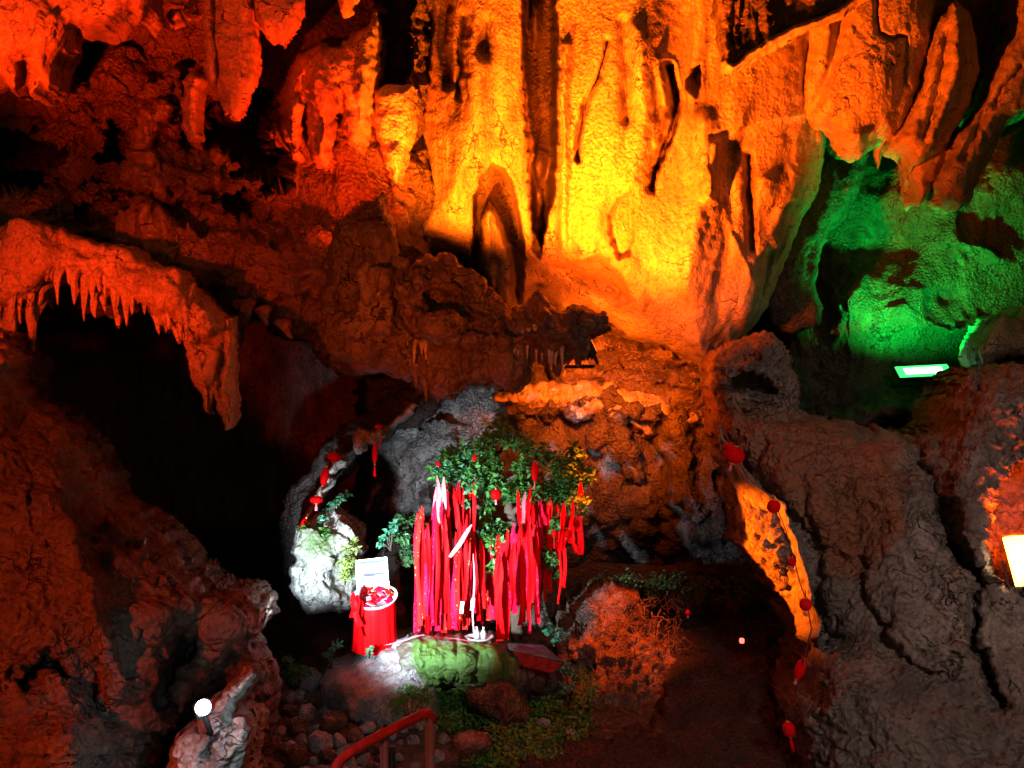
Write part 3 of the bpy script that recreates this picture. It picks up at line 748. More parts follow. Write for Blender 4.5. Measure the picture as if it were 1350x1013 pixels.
relief('dark_corner_rock', [(195, 850), (260, 830), (320, 840), (345, 870), (352, 930), (350, 1205), (195, 1205)], 5.3, 0.5, 50, M['dim'], warp=6, crag=0.1, cf=2, seed=119, skirt=0.8, kind='structure')
relief('lamp_rock', [(214, 1060), (222, 1000), (227, 978), (246, 964), (262, 955), (264, 940), (280, 934), (292, 914), (311, 895), (336, 880), (341, 888), (327, 910), (312, 930), (306, 948), (324, 950), (334, 962), (328, 985), (318, 1010), (330, 1060)],
       3.78, 0.25, 26, M['pale'], step=2.0, warp=4, crag=0.06, cf=3, mode='r', fine=0.02, seed=121, skirt=0.8, label='jagged pale rock under the white floodlight at the bottom left', cat='rock', stain_noise=0.9,
       feats=[ridge([(262, 960), (285, 965), (270, 1000)], 4, -0.12), bump(300, 925, 20, 30, -0.1)])

# ------------------------------------------------------------------ right wall
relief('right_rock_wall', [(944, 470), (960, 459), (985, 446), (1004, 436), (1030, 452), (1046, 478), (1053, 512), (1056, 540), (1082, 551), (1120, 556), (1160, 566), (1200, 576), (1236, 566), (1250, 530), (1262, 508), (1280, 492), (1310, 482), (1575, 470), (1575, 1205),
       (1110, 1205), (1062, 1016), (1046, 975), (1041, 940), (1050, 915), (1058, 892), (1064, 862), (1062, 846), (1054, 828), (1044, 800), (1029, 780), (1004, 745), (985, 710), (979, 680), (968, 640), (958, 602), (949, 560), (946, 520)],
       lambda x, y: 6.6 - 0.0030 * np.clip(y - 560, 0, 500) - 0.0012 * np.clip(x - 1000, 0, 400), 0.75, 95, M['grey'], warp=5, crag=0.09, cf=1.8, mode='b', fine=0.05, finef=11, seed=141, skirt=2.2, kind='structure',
       feats=[lobe([(962, 505), (985, 494), (1010, 497), (1022, 515), (1010, 522), (980, 522), (965, 518)], -0.45, 8), bump(1010, 470, 34, 24, 0.15),
              ridge([(955, 552), (1000, 540), (1060, 560), (1170, 600)], 10, -0.12), lobe([(955, 540), (1060, 560), (1185, 600), (1195, 720), (1150, 740), (1090, 730), (1060, 690), (1010, 640), (965, 600)], 0.16, 22),
              bump(1130, 690, 36, 50, -0.25), lobe([(1140, 735), (1200, 700), (1260, 720), (1290, 800), (1280, 870), (1235, 880), (1180, 840), (1145, 800)], 0.14, 26),
              ridge([(1180, 835), (1205, 865), (1240, 885)], 5, 0.1), ridge([(1250, 720), (1280, 760), (1290, 860), (1320, 930)], 7, -0.25),
              lobe([(1245, 560), (1290, 490), (1400, 470), (1400, 800), (1290, 760), (1250, 690)], 0.2, 30), ridge([(1205, 580), (1235, 660), (1255, 740)], 12, -0.22),
              lobe([(1285, 720), (1290, 680), (1330, 630), (1420, 580), (1420, 800), (1320, 770)], -0.45, 24),
              bump(1100, 900, 60, 50, 0.2), bump(1200, 960, 80, 50, 0.15), bump(1090, 830, 40, 30, -0.15),
              ridge([(1060, 640), (1075, 700), (1080, 800), (1100, 850)], 9, -0.1)],
       moss=[lobe([(940, 520), (1060, 545), (1190, 590), (1200, 700), (1150, 760), (1090, 760), (1060, 690), (1010, 640), (955, 600)], 0.75, 30)], stain_noise=0.7, stains_and_shade=[bump(1140, 680, 36, 70, 0.8), bump(1230, 910, 80, 30, 0.4)])  # first lobe paints warm lamp spill onto the upper left block
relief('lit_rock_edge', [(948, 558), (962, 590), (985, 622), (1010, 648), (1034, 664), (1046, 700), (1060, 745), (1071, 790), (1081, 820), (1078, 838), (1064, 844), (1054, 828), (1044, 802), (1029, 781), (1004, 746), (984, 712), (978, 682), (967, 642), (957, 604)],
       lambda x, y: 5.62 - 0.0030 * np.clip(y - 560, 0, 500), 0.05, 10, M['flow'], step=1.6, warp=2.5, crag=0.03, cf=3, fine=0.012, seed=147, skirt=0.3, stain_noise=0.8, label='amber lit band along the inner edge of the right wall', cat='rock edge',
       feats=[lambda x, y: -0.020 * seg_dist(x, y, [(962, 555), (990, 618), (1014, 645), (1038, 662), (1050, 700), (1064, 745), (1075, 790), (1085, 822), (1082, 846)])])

# ------------------------------------------------------------------ alcove foreground
relief('moss_rock', [(386, 716), (392, 700), (402, 690), (420, 684), (444, 676), (462, 684), (474, 702), (478, 730), (474, 760), (462, 790), (450, 800), (436, 808), (420, 812), (402, 806), (390, 780), (381, 745)],
       7.6, 0.45, 34, M['pale'], step=2.0, warp=5, crag=0.10, cf=3, mode='b', fine=0.035, seed=161, skirt=0.8, label='brilliantly lit white boulder with mossy growth left of the red draped drum', cat='boulder', stain_noise=0.6,
       moss=[bump(425, 715, 22, 26, 0.9), bump(400, 740, 10, 20, 0.5), bump(460, 740, 14, 30, 0.7)],
       feats=[bump(452, 760, 14, 26, -0.25)])
for k, (ol, y, lb) in enumerate([
    ([(500, 573), (505, 565), (522, 548), (538, 536), (546, 527), (552, 532), (546, 546), (530, 556), (514, 566), (504, 577)], 8.3, 'uppermost pale rock shard on the slanting rim beside the tree'),
    ([(466, 578), (474, 566), (486, 571), (498, 566), (510, 560), (505, 576), (494, 585), (484, 584), (482, 592), (470, 598), (465, 590)], 8.1, 'largest pale rock shard on the slanting rim above the tree'),
    ([(440, 610), (452, 604), (462, 606), (456, 616), (444, 622), (436, 628), (434, 620)], 7.9, 'pale rock shard on the slanting rim next to the highest left lantern'),
    ([(424, 640), (432, 628), (438, 632), (434, 645), (424, 660), (404, 690), (394, 698), (400, 680), (414, 660)], 7.8, 'narrow pale rock shard above the bright white boulder')]):
    relief('rock_shard', ol, y, 0.12, 9, M['pale'], step=1.6, warp=2.5, crag=0.04, cf=4, mode='r', fine=0.02, seed=170 + k, skirt=0.3, label=lb, cat='rock', stain_noise=0.8)
relief('slanting_rock_rim', [(360, 700), (385, 640), (420, 600), (460, 560), (510, 520), (560, 505), (590, 520), (570, 545), (520, 570), (480, 600), (450, 630), (430, 660), (400, 700), (385, 760), (372, 800), (345, 800)],
       8.6, 0.25, 26, M['soil'], warp=6, crag=0.10, cf=2, seed=176, skirt=1.5, label='dark slanting rim of rock framing the left of the alcove', cat='rock')

# ------------------------------------------------------------------ plain materials
def plain(name, col, rough=0.6, metal=0.0, spec=0.5, bump=0.0, bs=40.0, var=0.25, sheen=0.0, trans=0.0):
    m, nt, b = nmat(name)
    L = nt.links.new
    tc = N(nt, 'ShaderNodeTexCoord')
    n = N(nt, 'ShaderNodeTexNoise', Scale=bs, Detail=5.0)
    L(tc.outputs['Object'], n.inputs['Vector'])
    r = N(nt, 'ShaderNodeValToRGB')
    r.color_ramp.elements[0].position = 0.3; r.color_ramp.elements[0].color = (*[c * (1 - var) for c in col], 1)
    r.color_ramp.elements[1].position = 0.7; r.color_ramp.elements[1].color = (*[min(1, c * (1 + var)) for c in col], 1)
    L(n.outputs['Fac'], r.inputs[0]); L(r.outputs[0], b.inputs['Base Color'])
    b.inputs['Roughness'].default_value = rough
    b.inputs['Metallic'].default_value = metal
    b.inputs['Specular IOR Level'].default_value = spec
    if bump:
        bp = N(nt, 'ShaderNodeBump', Strength=0.6, Distance=bump)
        L(n.outputs['Fac'], bp.inputs['Height']); L(bp.outputs[0], b.inputs['Normal'])
    return m


def glow(name, col, strength):
    m, nt, b = nmat(name)
    b.inputs['Base Color'].default_value = (0.8, 0.8, 0.8, 1)
    b.inputs['Emission Color'].default_value = (*col, 1)
    b.inputs['Emission Strength'].default_value = strength
    m.cycles.emission_sampling = 'NONE'
    return m


def satin(name, col, col2, fleck=0.0, fs=60.0):
    m, nt, b = nmat(name)
    L = nt.links.new
    tc = N(nt, 'ShaderNodeTexCoord')
    n = N(nt, 'ShaderNodeTexVoronoi', Scale=fs)
    L(tc.outputs['Object'], n.inputs['Vector'])
    r = N(nt, 'ShaderNodeValToRGB')
    r.color_ramp.elements[0].position = 0.0 + fleck * 0.5; r.color_ramp.elements[0].color = (*col2, 1)
    r.color_ramp.elements[1].position = fleck * 0.5 + 0.06; r.color_ramp.elements[1].color = (*col, 1)
    L(n.outputs['Distance'], r.inputs[0]); L(r.outputs[0], b.inputs['Base Color'])
    b.inputs['Roughness'].default_value = 0.55
    b.inputs['Specular IOR Level'].default_value = 0.04
    return m


M['red'] = satin('red_satin', (0.75, 0.002, 0.004), (0.68, 0.002, 0.003), 0.0)
M['crimson'] = satin('crimson_satin', (0.66, 0.004, 0.035), (0.75, 0.08, 0.10), 0.35, 34)
M['goldprint'] = satin('gold_printed_ribbon', (0.62, 0.01, 0.01), (0.75, 0.35, 0.06), 0.36, 26)
M['pink'] = satin('pale_pink_ribbon', (0.70, 0.20, 0.25), (0.65, 0.05, 0.09), 0.35, 30)
M['bark'] = plain('bark', (0.07, 0.045, 0.03), 0.9, bump=0.01, bs=30)
M['leaf'] = plain('leaf_green', (0.055, 0.20, 0.03), 0.45, var=0.5, bs=4)
M['leafd'] = plain('leaf_dark_green', (0.035, 0.12, 0.035), 0.45, var=0.5, bs=4)
M['leaft'] = plain('leaf_blue_green', (0.05, 0.22, 0.12), 0.4, var=0.4, bs=5)
M['leafy'] = plain('leaf_yellow_green', (0.16, 0.24, 0.04), 0.5, var=0.4, bs=5)
M['white'] = plain('white_glaze', (0.42, 0.43, 0.45), 0.4, var=0.03)
M['black'] = plain('black_metal', (0.02, 0.02, 0.022), 0.5, 0.3)
M['grey_paint'] = plain('grey_paint', (0.20, 0.21, 0.24), 0.45, var=0.15, bs=14, bump=0.002)
M['red_paint'] = plain('worn_red_paint', (0.42, 0.03, 0.022), 0.42, var=0.35, bs=16, bump=0.003)
M['gold'] = plain('gold_trim', (0.75, 0.45, 0.12), 0.35, 0.7)
M['cord'] = plain('cord', (0.12, 0.02, 0.02), 0.8)
M['mossrock'] = rock('mossy_stone', (0.12, 0.13, 0.09), (0.2, 0.2, 0.16), (0.08, 0.06, 0.04), bumpd=0.02, moss_spill_col=(0.055, 0.14, 0.015), pits=0.8)
M['dirt'] = rock('pale_dirt', (0.34, 0.33, 0.34), (0.52, 0.51, 0.53), (0.12, 0.09, 0.08), bumpd=0.02, scale=1.6, streak=0.5, rough=(0.6, 0.95))
M['blue'] = plain('blue_plastic_sheet', (0.10, 0.16, 0.30), 0.3, var=0.6, bs=12, bump=0.01)


# ------------------------------------------------------------------ small mesh builder
class MB:
    def __init__(s):
        s.v, s.f = [], []

    def add(s, vs, fs):
        o = len(s.v)
        s.v += [tuple(v) for v in vs]
        s.f += [tuple(i + o for i in f) for f in fs]
        return s

    def box(s, c, sz, R=None, bev=0.12):
        """a box with chamfered edges"""
        hx, hy, hz = [q / 2 for q in sz]
        b = min(hx, hy, hz) * bev * 2
        vs = []
        for sx in (-1, 1):
            for sy in (-1, 1):
                for sz_ in (-1, 1):
                    vs.append((sx * (hx - b), sy * (hy - b), sz_ * hz))
                    vs.append((sx * (hx - b), sy * hy, sz_ * (hz - b)))
                    vs.append((sx * hx, sy * (hy - b), sz_ * (hz - b)))
        import bmesh
        bm = bmesh.new()
        for v in vs:
            bm.verts.new(v)
        bmesh.ops.convex_hull(bm, input=bm.verts)
        bm.verts.ensure_lookup_table()
        bm.verts.index_update()
        R = R or Matrix.Identity(3)
        s.add([R @ v.co + Vector(c) for v in bm.verts], [[v.index for v in f.verts] for f in bm.faces])
        bm.free()
        return s

    def tube(s, pts, r, n=10, cap=True, sq=1.0):
        pts = [Vector(p) for p in pts]
        rs = r if isinstance(r, (list, tuple)) else [r] * len(pts)
        rings = []
        ref = None
        for i, p in enumerate(pts):
            d = (pts[min(i + 1, len(pts) - 1)] - pts[max(i - 1, 0)]).normalized()
            if ref is None:
                ref = d.orthogonal().normalized()
            a = (ref - d * ref.dot(d)).normalized()
            ref = a
            b = d.cross(a)
            rings.append([p + (a * math.cos(2 * PI * k / n) + b * math.sin(2 * PI * k / n) * sq) * rs[i] for k in range(n)])
        vs = [v for rg in rings for v in rg]
        fs = [(i * n + k, i * n + (k + 1) % n, (i + 1) * n + (k + 1) % n, (i + 1) * n + k) for i in range(len(pts) - 1) for k in range(n)]
        if cap:
            fs.append(tuple(range(n))[::-1]); fs.append(tuple((len(pts) - 1) * n + k for k in range(n)))
        return s.add(vs, fs)

    def lathe(s, prof, c, n=20, ribs=0, amp=0.0, R=None):
        R = R or Matrix.Identity(3)
        vs, fs = [], []
        for (r, z) in prof:
            for k in range(n):
                a = 2 * PI * k / n
                rr = r * (1 + amp * math.cos(ribs * a))
                vs.append(R @ Vector((rr * math.cos(a), rr * math.sin(a), z)) + Vector(c))
        for i in range(len(prof) - 1):
            for k in range(n):
                fs.append((i * n + k, i * n + (k + 1) % n, (i + 1) * n + (k + 1) % n, (i + 1) * n + k))
        return s.add(vs, fs)

    def build(s, name, mat, parent=None, smooth=True):
        me = bpy.data.meshes.new(name)
        me.from_pydata(s.v, [], s.f)
        me.polygons.foreach_set('use_smooth', [smooth] * len(me.polygons))
        me.update()
        me.materials.append(mat)
        o = bpy.data.objects.new(name, me)
        C.objects.link(o)
        if parent is not None:
            o.parent = parent
            o.matrix_parent_inverse = Matrix.Translation(parent.location).inverted() if parent.type == 'EMPTY' else Matrix.Identity(4)
        return o


def thing(name, loc, label, cat, group=None):
    return tag(empty(name, loc), label, cat, group)


# ------------------------------------------------------------------ floodlights
def floodlight(loc, aim, color, w, h, label, strength, roll=0.0, lens_dir=None, round_=False):
    t = thing('floodlight', loc, label, 'floodlight')
    d = (Vector(lens_dir) if lens_dir else (Vector(aim) - Vector(loc))).normalized()
    q = d.to_track_quat('Y', 'Z')
    R = q.to_matrix() @ Matrix.Rotation(roll, 3, 'Y')
    c = Vector(loc) - d * 0.035
    MB().box(c - d * 0.035, (w * 1.06, 0.06, h * 1.1), R).build('housing', M['black'], t, False)
    if not round_:
        MB().box(c + d * 0.004, (w * 0.72, 0.012, h * 0.6), R, 0.4).build('diode_panel', glow('diode_glow', [0.55 + 0.45 * q_ for q_ in color], strength * 2), t, False)
    if round_:
        R2 = R @ Matrix.Rotation(-PI / 2, 3, 'X')
        MB().lathe([(w * 0.5, 0.0), (w * 0.5, 0.02), (w * 0.36, 0.034), (0, 0.04)], c, 24, R=R2).build('lens', glow('lit_lens', color, strength), t)
    else:
        MB().box(c, (w, 0.012, h), R, 0.3).build('lens', glow('lit_lens', color, strength), t, False)
    fr = MB()
    X = R @ Vector((1, 0, 0)); Z = R @ Vector((0, 0, 1))
    for k in range(7):
        p = c - d * 0.08 + X * w * (k / 6 - 0.5) * 0.95
        fr.box(p, (0.008, 0.04, h), R)
    fr.build('cooling_fins', M['black'], t, False)
    if round_:
        MB().tube([c - d * 0.05, c - d * 0.08 + Vector((0.02, 0.04, -0.12))], 0.012, 8).build('bracket', M['black'], t)
        return t
    br = MB()
    for sgn in (-1, 1):
        e = c - d * 0.035 + X * sgn * w * 0.6
        br.box(e + Vector((0, 0, -0.07)), (0.012, 0.03, 0.16), R)
    br.box(c - d * 0.035 + Vector((0, 0, -0.15)), (w * 1.2, 0.03, 0.012), R)
    br.build('bracket', M['black'], t, False)
    return t


floodlight(W(1218, 486, 9.85), None, (0.03, 1.0, 0.16), 0.62, 0.26, 'glowing green floodlight on the dark ledge of the niche', 2.0, 0.1, lens_dir=(-0.15, -0.5, 0.85))
floodlight(W(1353, 738, 4.75), None, (1.0, 0.45, 0.05), 0.19, 0.30, 'glowing amber floodlight at the right edge against the grey wall', 12.0, 0.25, lens_dir=(-0.55, -0.75, 0.25))
floodlight(W(268, 932, 3.20), None, (0.75, 0.9, 1.0), 0.062, 0.062, 'glowing white floodlight on the pale jagged rock at the bottom left', 16.0, 0.3, lens_dir=(0.35, -0.8, 0.45), round_=True)
floodlight(W(598, 429, 6.0), W(585, 200, 7.6), AMBER, 0.22, 0.16, 'amber floodlight hidden behind the dark ledge, left one', 4.0)
floodlight(W(768, 450, 6.02), W(900, 200, 7.6), AMBER, 0.22, 0.16, 'amber floodlight hidden behind the dark ledge, right one', 4.0)

floodlight(W(1225, 597, 6.12), W(1240, 40, 7.7), ORANGE, 0.22, 0.16, 'orange floodlight hidden behind the crest of the right wall', 4.0)

# ------------------------------------------------------------------ ground forms of the alcove
relief('rusty_mound', [(742, 820), (752, 795), (770, 780), (800, 772), (830, 778), (856, 800), (872, 830), (896, 862), (905, 900), (915, 940), (918, 985), (912, 1060), (760, 1060), (740, 985), (748, 940), (756, 900), (742, 880), (732, 850)],
       lambda x, y: 8.2 - 0.0062 * np.clip(y - 780, 0, 300), 0.5, 70, M['rust'], step=2.0, warp=7, crag=0.10, cf=2.4, mode='r', flute=0.08, ff=4, fine=0.045, finef=10, seed=201, skirt=1.4,
       label='mound of rust coloured roots and earth right of the ribbon tree', cat='mound', stain_noise=0.7)
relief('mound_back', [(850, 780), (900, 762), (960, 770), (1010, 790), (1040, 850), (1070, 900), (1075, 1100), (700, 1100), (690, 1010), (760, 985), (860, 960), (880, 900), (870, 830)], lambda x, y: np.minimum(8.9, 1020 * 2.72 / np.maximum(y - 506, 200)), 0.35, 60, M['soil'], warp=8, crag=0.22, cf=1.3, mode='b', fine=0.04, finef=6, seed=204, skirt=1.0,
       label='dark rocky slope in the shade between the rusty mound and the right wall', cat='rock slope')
relief('dirt_mound', [(420, 900), (440, 884), (470, 870), (500, 852), (520, 842), (545, 838), (570, 848), (580, 880), (575, 920), (580, 960), (560, 985), (520, 975), (500, 965), (470, 960), (440, 950), (420, 930)],
       lambda x, y: 7.1 - 0.0058 * np.clip(y - 850, 0, 150), 0.4, 60, M['dirt'], step=2.0, warp=5, crag=0.04, cf=2, fine=0.03, finef=8, seed=207, skirt=1.0,
       label='pale grey mound of dirt left of the green mossy stone', cat='mound', stains_and_shade=[bump(440, 930, 30, 40, 0.6)], stain_noise=0.25)
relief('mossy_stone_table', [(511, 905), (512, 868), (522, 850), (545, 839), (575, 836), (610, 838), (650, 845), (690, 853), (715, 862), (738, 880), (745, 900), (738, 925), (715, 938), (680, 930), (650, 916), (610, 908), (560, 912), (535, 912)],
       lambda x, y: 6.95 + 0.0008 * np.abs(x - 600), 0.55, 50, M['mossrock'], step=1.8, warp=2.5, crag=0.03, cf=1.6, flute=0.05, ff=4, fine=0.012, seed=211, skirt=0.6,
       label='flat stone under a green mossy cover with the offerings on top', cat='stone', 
       moss=[lobe([(540, 842), (690, 848), (672, 925), (560, 915), (545, 880)], 0.95, 10)],
       stains_and_shade=[bump(715, 905, 36, 34, 1.0), bump(565, 855, 14, 12, 0.6), bump(640, 872, 12, 18, 0.5)],
       feats=[ridge([(552, 845), (556, 880), (552, 912)], 4, 0.05), ridge([(600, 842), (606, 880), (596, 912)], 4, -0.07), ridge([(648, 850), (655, 880), (645, 918)], 4, 0.06), ridge([(630, 850), (625, 900)], 3, -0.05)])
relief('rusty_rock', [(618, 912), (632, 902), (655, 900), (676, 906), (690, 920), (704, 940), (700, 960), (670, 962), (640, 950), (620, 935)], 6.35, 0.25, 18, M['rust'], step=1.8, warp=4, crag=0.06, cf=4, fine=0.02, seed=215, skirt=0.5,
       label='rusty lump of earth just below the mossy stone', cat='rock')
relief('pale_boulder', [(598, 978), (604, 972), (620, 969), (640, 971), (650, 978), (646, 990), (634, 997), (615, 996), (602, 990)], 5.7, 0.16, 14, M['grey'], step=1.8, warp=2, crag=0.02, seed=217, skirt=0.2,
       label='rounded grey boulder in the plants at the bottom centre', cat='boulder')
relief('slope_behind_tree', [(490, 740), (520, 700), (560, 690), (620, 700), (700, 720), (740, 760), (750, 830), (740, 880), (500, 880), (480, 830)], 8.8, 0.4, 50, M['dim'], warp=6, crag=0.1, cf=2, seed=219, skirt=1.0,
       label='dark earth bank behind the hanging ribbons', cat='rock slope')

def roots(name, px0, px1, py0, py1, Yf, n, ln, r0, mat, label, cat, seed):
    r = random.Random(seed)
    mb = MB()
    for k in range(n):
        px = r.uniform(px0, px1); py = r.uniform(py0, py1)
        p = W(px, py, Yf(px, py) + r.uniform(-0.05, 0.05))
        d = Vector((r.gauss(0, 0.5), r.gauss(-0.15, 0.25), r.gauss(-0.7, 0.4))).normalized()
        pts = [p]
        L_ = ln * r.uniform(0.4, 1.3)
        for i in range(4):
            d = (d + Vector((r.gauss(0, 0.45), r.gauss(0, 0.3), r.gauss(-0.1, 0.4)))).normalized()
            pts.append(pts[-1] + d * L_ / 4)
        q = r0 * r.uniform(0.5, 1.4)
        mb.tube(pts, [q, q, q * 0.8, q * 0.6, q * 0.3], 4, False)
    return tag(mb.build(name, mat), label, cat, None, 'stuff')


roots('root_tangle', 760, 900, 785, 975, lambda x, y: 7.78 - 0.0062 * (y - 780) + 0.0022 * abs(x - 828) + 0.25 * (max(0, 800 - y) / 20), 900, 0.17, 0.0055, M['rust'],
      'tangle of thin dead roots and twigs covering the rusty mound', 'roots', 77)

# ------------------------------------------------------------------ rubble
def stone_mesh(seed, sub=2):
    import bmesh
    bm = bmesh.new()
    bmesh.ops.create_icosphere(bm, subdivisions=sub, radius=1.0)
    rr = random.Random(seed)
    cuts = [(Vector((rr.gauss(0, 1), rr.gauss(0, 1), rr.gauss(0, 1))).normalized(), rr.uniform(0.5, 0.85)) for _ in range(9)]
    co = np.array([v.co[:] for v in bm.verts])
    n = fbm(co[:, 0], co[:, 1], co[:, 2], 1.3, 3, 0.5, seed)
    for v, q in zip(bm.verts, n):
        for c, d in cuts:
            k = v.co.dot(c) - d
            if k > 0:
                v.co -= c * k * 0.9
        v.co *= 1 + 0.22 * q
    me = bpy.data.meshes.new('stone')
    bm.to_mesh(me); bm.free()
    me.polygons.foreach_set('use_smooth', [True] * len(me.polygons))
    return me


STONES = [stone_mesh(300 + k, 3) for k in range(8)]
for k, me in enumerate(STONES):
    me.materials.append(M['rust'] if k % 2 else M['dirt'])
rr = random.Random(12)
_ONES = 'one two three four five six seven eight nine ten eleven twelve thirteen fourteen fifteen sixteen seventeen eighteen nineteen'.split()
def NUM(i):
    i += 1
    return _ONES[i - 1] if i < 20 else ['twenty', 'thirty', 'forty'][i // 10 - 2] + ('' if i % 10 == 0 else '-' + _ONES[i % 10 - 1])




_gc = ground_z(*np.meshgrid(np.linspace(-5, 5, 201), np.linspace(3, 12, 181)))


def gz(x, y):
    i = int(round((x + 5) / 10 * 200)); j = int(round((y - 3) / 9 * 180))
    return float(_gc[min(max(j, 0), 180), min(max(i, 0), 200)])


def ground_hit(px, py):
    """where the floor shows at this place in the photograph"""
    Y = 4.0
    while Y < 11:
        p = W(px, py, Y)
        if p.z <= gz(p.x, p.y):
            return p
        Y += 0.02
    return W(px, py, 6)


placed = []
tries = 0
while len(placed) < 70 and tries < 6000:
    tries += 1
    px = rr.uniform(352, 500); py = rr.uniform(900, 1030)
    if px > 455 and py < 960: continue
    r = rr.uniform(8, 21)
    if any(math.hypot(px - a, (py - b) * 1.3) < (r + c) * 0.78 for a, b, c in placed): continue
    placed.append((px, py, r))
words_ = {0: 'small', 1: 'middle sized', 2: 'large'}
placed.sort(key=lambda q: (0 if q[1] < 945 else 1 if q[1] < 985 else 2, q[0]))
row_n = {}
for k, (px, py, r) in enumerate(placed):
    p = ground_hit(px, py)
    o = bpy.data.objects.new('rubble_stone', STONES[rr.randrange(8)])
    C.objects.link(o)
    s = r / F * p.y * 1.1
    o.location = (p.x, p.y, p.z + s * 0.35)
    o.scale = (s * rr.uniform(0.8, 1.2), s * rr.uniform(0.8, 1.2), s * rr.uniform(0.55, 0.9))
    o.rotation_euler = (rr.uniform(-.5, .5), rr.uniform(-.5, .5), rr.uniform(0, 6.3))
    sz = words_[0 if r < 12 else 1 if r < 16.5 else 2]
    side = 'beside the dark left wall' if px < 395 else 'in the middle of the rubble' if px < 445 else 'near the red handrail'
    row = 'upper' if py < 945 else 'middle' if py < 985 else 'lower'
    row_n[row] = row_n.get(row, -1) + 1
    tag(o, f'{sz} brown stone, number {NUM(row_n[row])} from the left in the {row} row of rubble', 'stone', 'loose stones of the rubble heap')
placed2 = []
tries = 0
while len(placed2) < 34 and tries < 4000:
    tries += 1
    px = rr.uniform(480, 760); py = rr.uniform(955, 1030)
    r = rr.uniform(5, 13)
    if any(math.hypot(px - a, py - b) < (r + c) * 0.9 for a, b, c in placed2) or math.hypot(px - 624, py - 984) < 34: continue
    placed2.append((px, py, r))
placed2.sort()
for k, (px, py, r) in enumerate(placed2):
    p = ground_hit(px, py)
    o = bpy.data.objects.new('stone', STONES[rr.randrange(4) * 2])
    C.objects.link(o)
    s = r / F * p.y
    o.location = (p.x, p.y, p.z + s * 0.3)
    o.scale = (s, s * rr.uniform(0.8, 1.2), s * 0.7)
    o.rotation_euler = (rr.uniform(-.5, .5), rr.uniform(-.5, .5), rr.uniform(0, 6.3))
    tag(o, f'grey stone number {NUM(k)} from the left ' + ('on the ground behind the handrail posts' if px < 580 else 'among the plants below the mossy stone' if px < 680 else 'at the foot of the rusty mound'), 'stone', 'grey stones among the plants')

# ------------------------------------------------------------------ leaves and plants
def leaves(name, centres, n, size, mat, parent=None, seed=0, droop=0.2):
    """many small folded leaves gathered round the given centres (x, y, z, radius)"""
    r = np.random.RandomState(seed)
    cs = np.array(centres, float)
    wts = cs[:, 3] ** 2; wts /= wts.sum()
    k = r.choice(len(cs), n, p=wts)
    d = r.normal(size=(n, 3)); d /= np.linalg.norm(d, axis=1)[:, None]
    P = cs[k, :3] + d * (cs[k, 3] * r.uniform(0.25, 1.0, n) ** 0.6)[:, None]
    a = r.normal(size=(n, 3)); a[:, 2] = a[:, 2] * 0.5 - droop; a /= np.linalg.norm(a, axis=1)[:, None]
    up = r.normal(size=(n, 3)) * 0.5 + np.array([0, -0.3, 1.0])
    b = np.cross(a, up); b /= (np.linalg.norm(b, axis=1)[:, None] + 1e-9)
    c = np.cross(b, a)
    L = (size * r.uniform(0.6, 1.4, n))[:, None]
    w = L * 0.30
    V = np.stack([P, P + a * L * 0.45 + b * w + c * L * 0.12, P + a * L, P + a * L * 0.45 - b * w + c * L * 0.12, P + a * L * 0.45], 1)
    i = np.arange(n)[:, None] * 5
    T = np.concatenate([i + np.array([[0, 1, 4]]), i + np.array([[1, 2, 4]]), i + np.array([[2, 3, 4]]), i + np.array([[3, 0, 4]])])
    return mesh_from(name, V.reshape(-1, 3), np.zeros((0, 4), int), T, mat, parent, smooth=False)


# the ribbon tree
TB = W(684, 862, 7.55)
TREE = tag(empty('ribbon_tree', (0, 0, 0)), 'small leafy tree hung all over with red ribbons in the alcove', 'tree')
tr = MB().tube([TB, W(680, 800, 7.6), W(684, 745, 7.6), W(678, 700, 7.62), W(668, 660, 7.65), W(655, 610, 7.7), W(650, 570, 7.75)], [0.062, 0.062, 0.065, 0.06, 0.05, 0.035, 0.015], 12)
tr.build('trunk', M['bark'], TREE)
BR = []
brm = []
for (pts, r0) in [([(668, 690), (630, 668), (590, 645), (572, 640)], 0.03), ([(660, 650), (620, 620), (590, 606)], 0.025), ([(672, 680), (705, 650), (735, 635), (765, 640)], 0.03), ([(660, 640), (700, 615), (730, 600)], 0.022),
                  ([(655, 610), (630, 590), (620, 575)], 0.02), ([(680, 715), (640, 705), (600, 690), (560, 690)], 0.026), ([(682, 720), (715, 690), (745, 680)], 0.025), ([(655, 600), (680, 575), (690, 560)], 0.018)]:
    p3 = [W(x, y, 7.62 - 0.10 * i) for i, (x, y) in enumerate(pts)]
    MB().tube(p3, [r0 * (1 - 0.75 * i / (len(p3) - 1)) for i in range(len(p3))], 8).build('branch', M['bark'], TREE)
cen = []
for (x, y, rad) in [(595, 610, 20), (615, 620, 22), (640, 610, 24), (640, 585, 20), (655, 640, 26), (680, 650, 24), (625, 640, 18), (690, 620, 18), (700, 650, 20), (735, 615, 24), (755, 600, 16), (745, 640, 24), (755, 660, 18), (725, 655, 18), (650, 575, 16), (660, 560, 14),
                    (640, 705, 16), (660, 720, 16), (655, 690, 14), (690, 735, 14), (720, 735, 12), (665, 745, 12), (580, 622, 12), (612, 590, 14), (735, 690, 14), (690, 590, 16), (672, 575, 14), (600, 595, 16), (588, 635, 14), (720, 600, 16), (770, 625, 14), (612, 660, 14), (640, 670, 16), (610, 700, 10), (590, 700, 8), (700, 700, 12), (728, 760, 8), (560, 715, 8), (648, 745, 9)]:
    for _ in range(3):
        p = W(x + rr.uniform(-7, 7), y + rr.uniform(-7, 7), 7.45 + rr.uniform(-0.22, 0.25))
        cen.append((p.x, p.y, p.z, rad / F * 7.5 * rr.uniform(0.5, 0.9)))
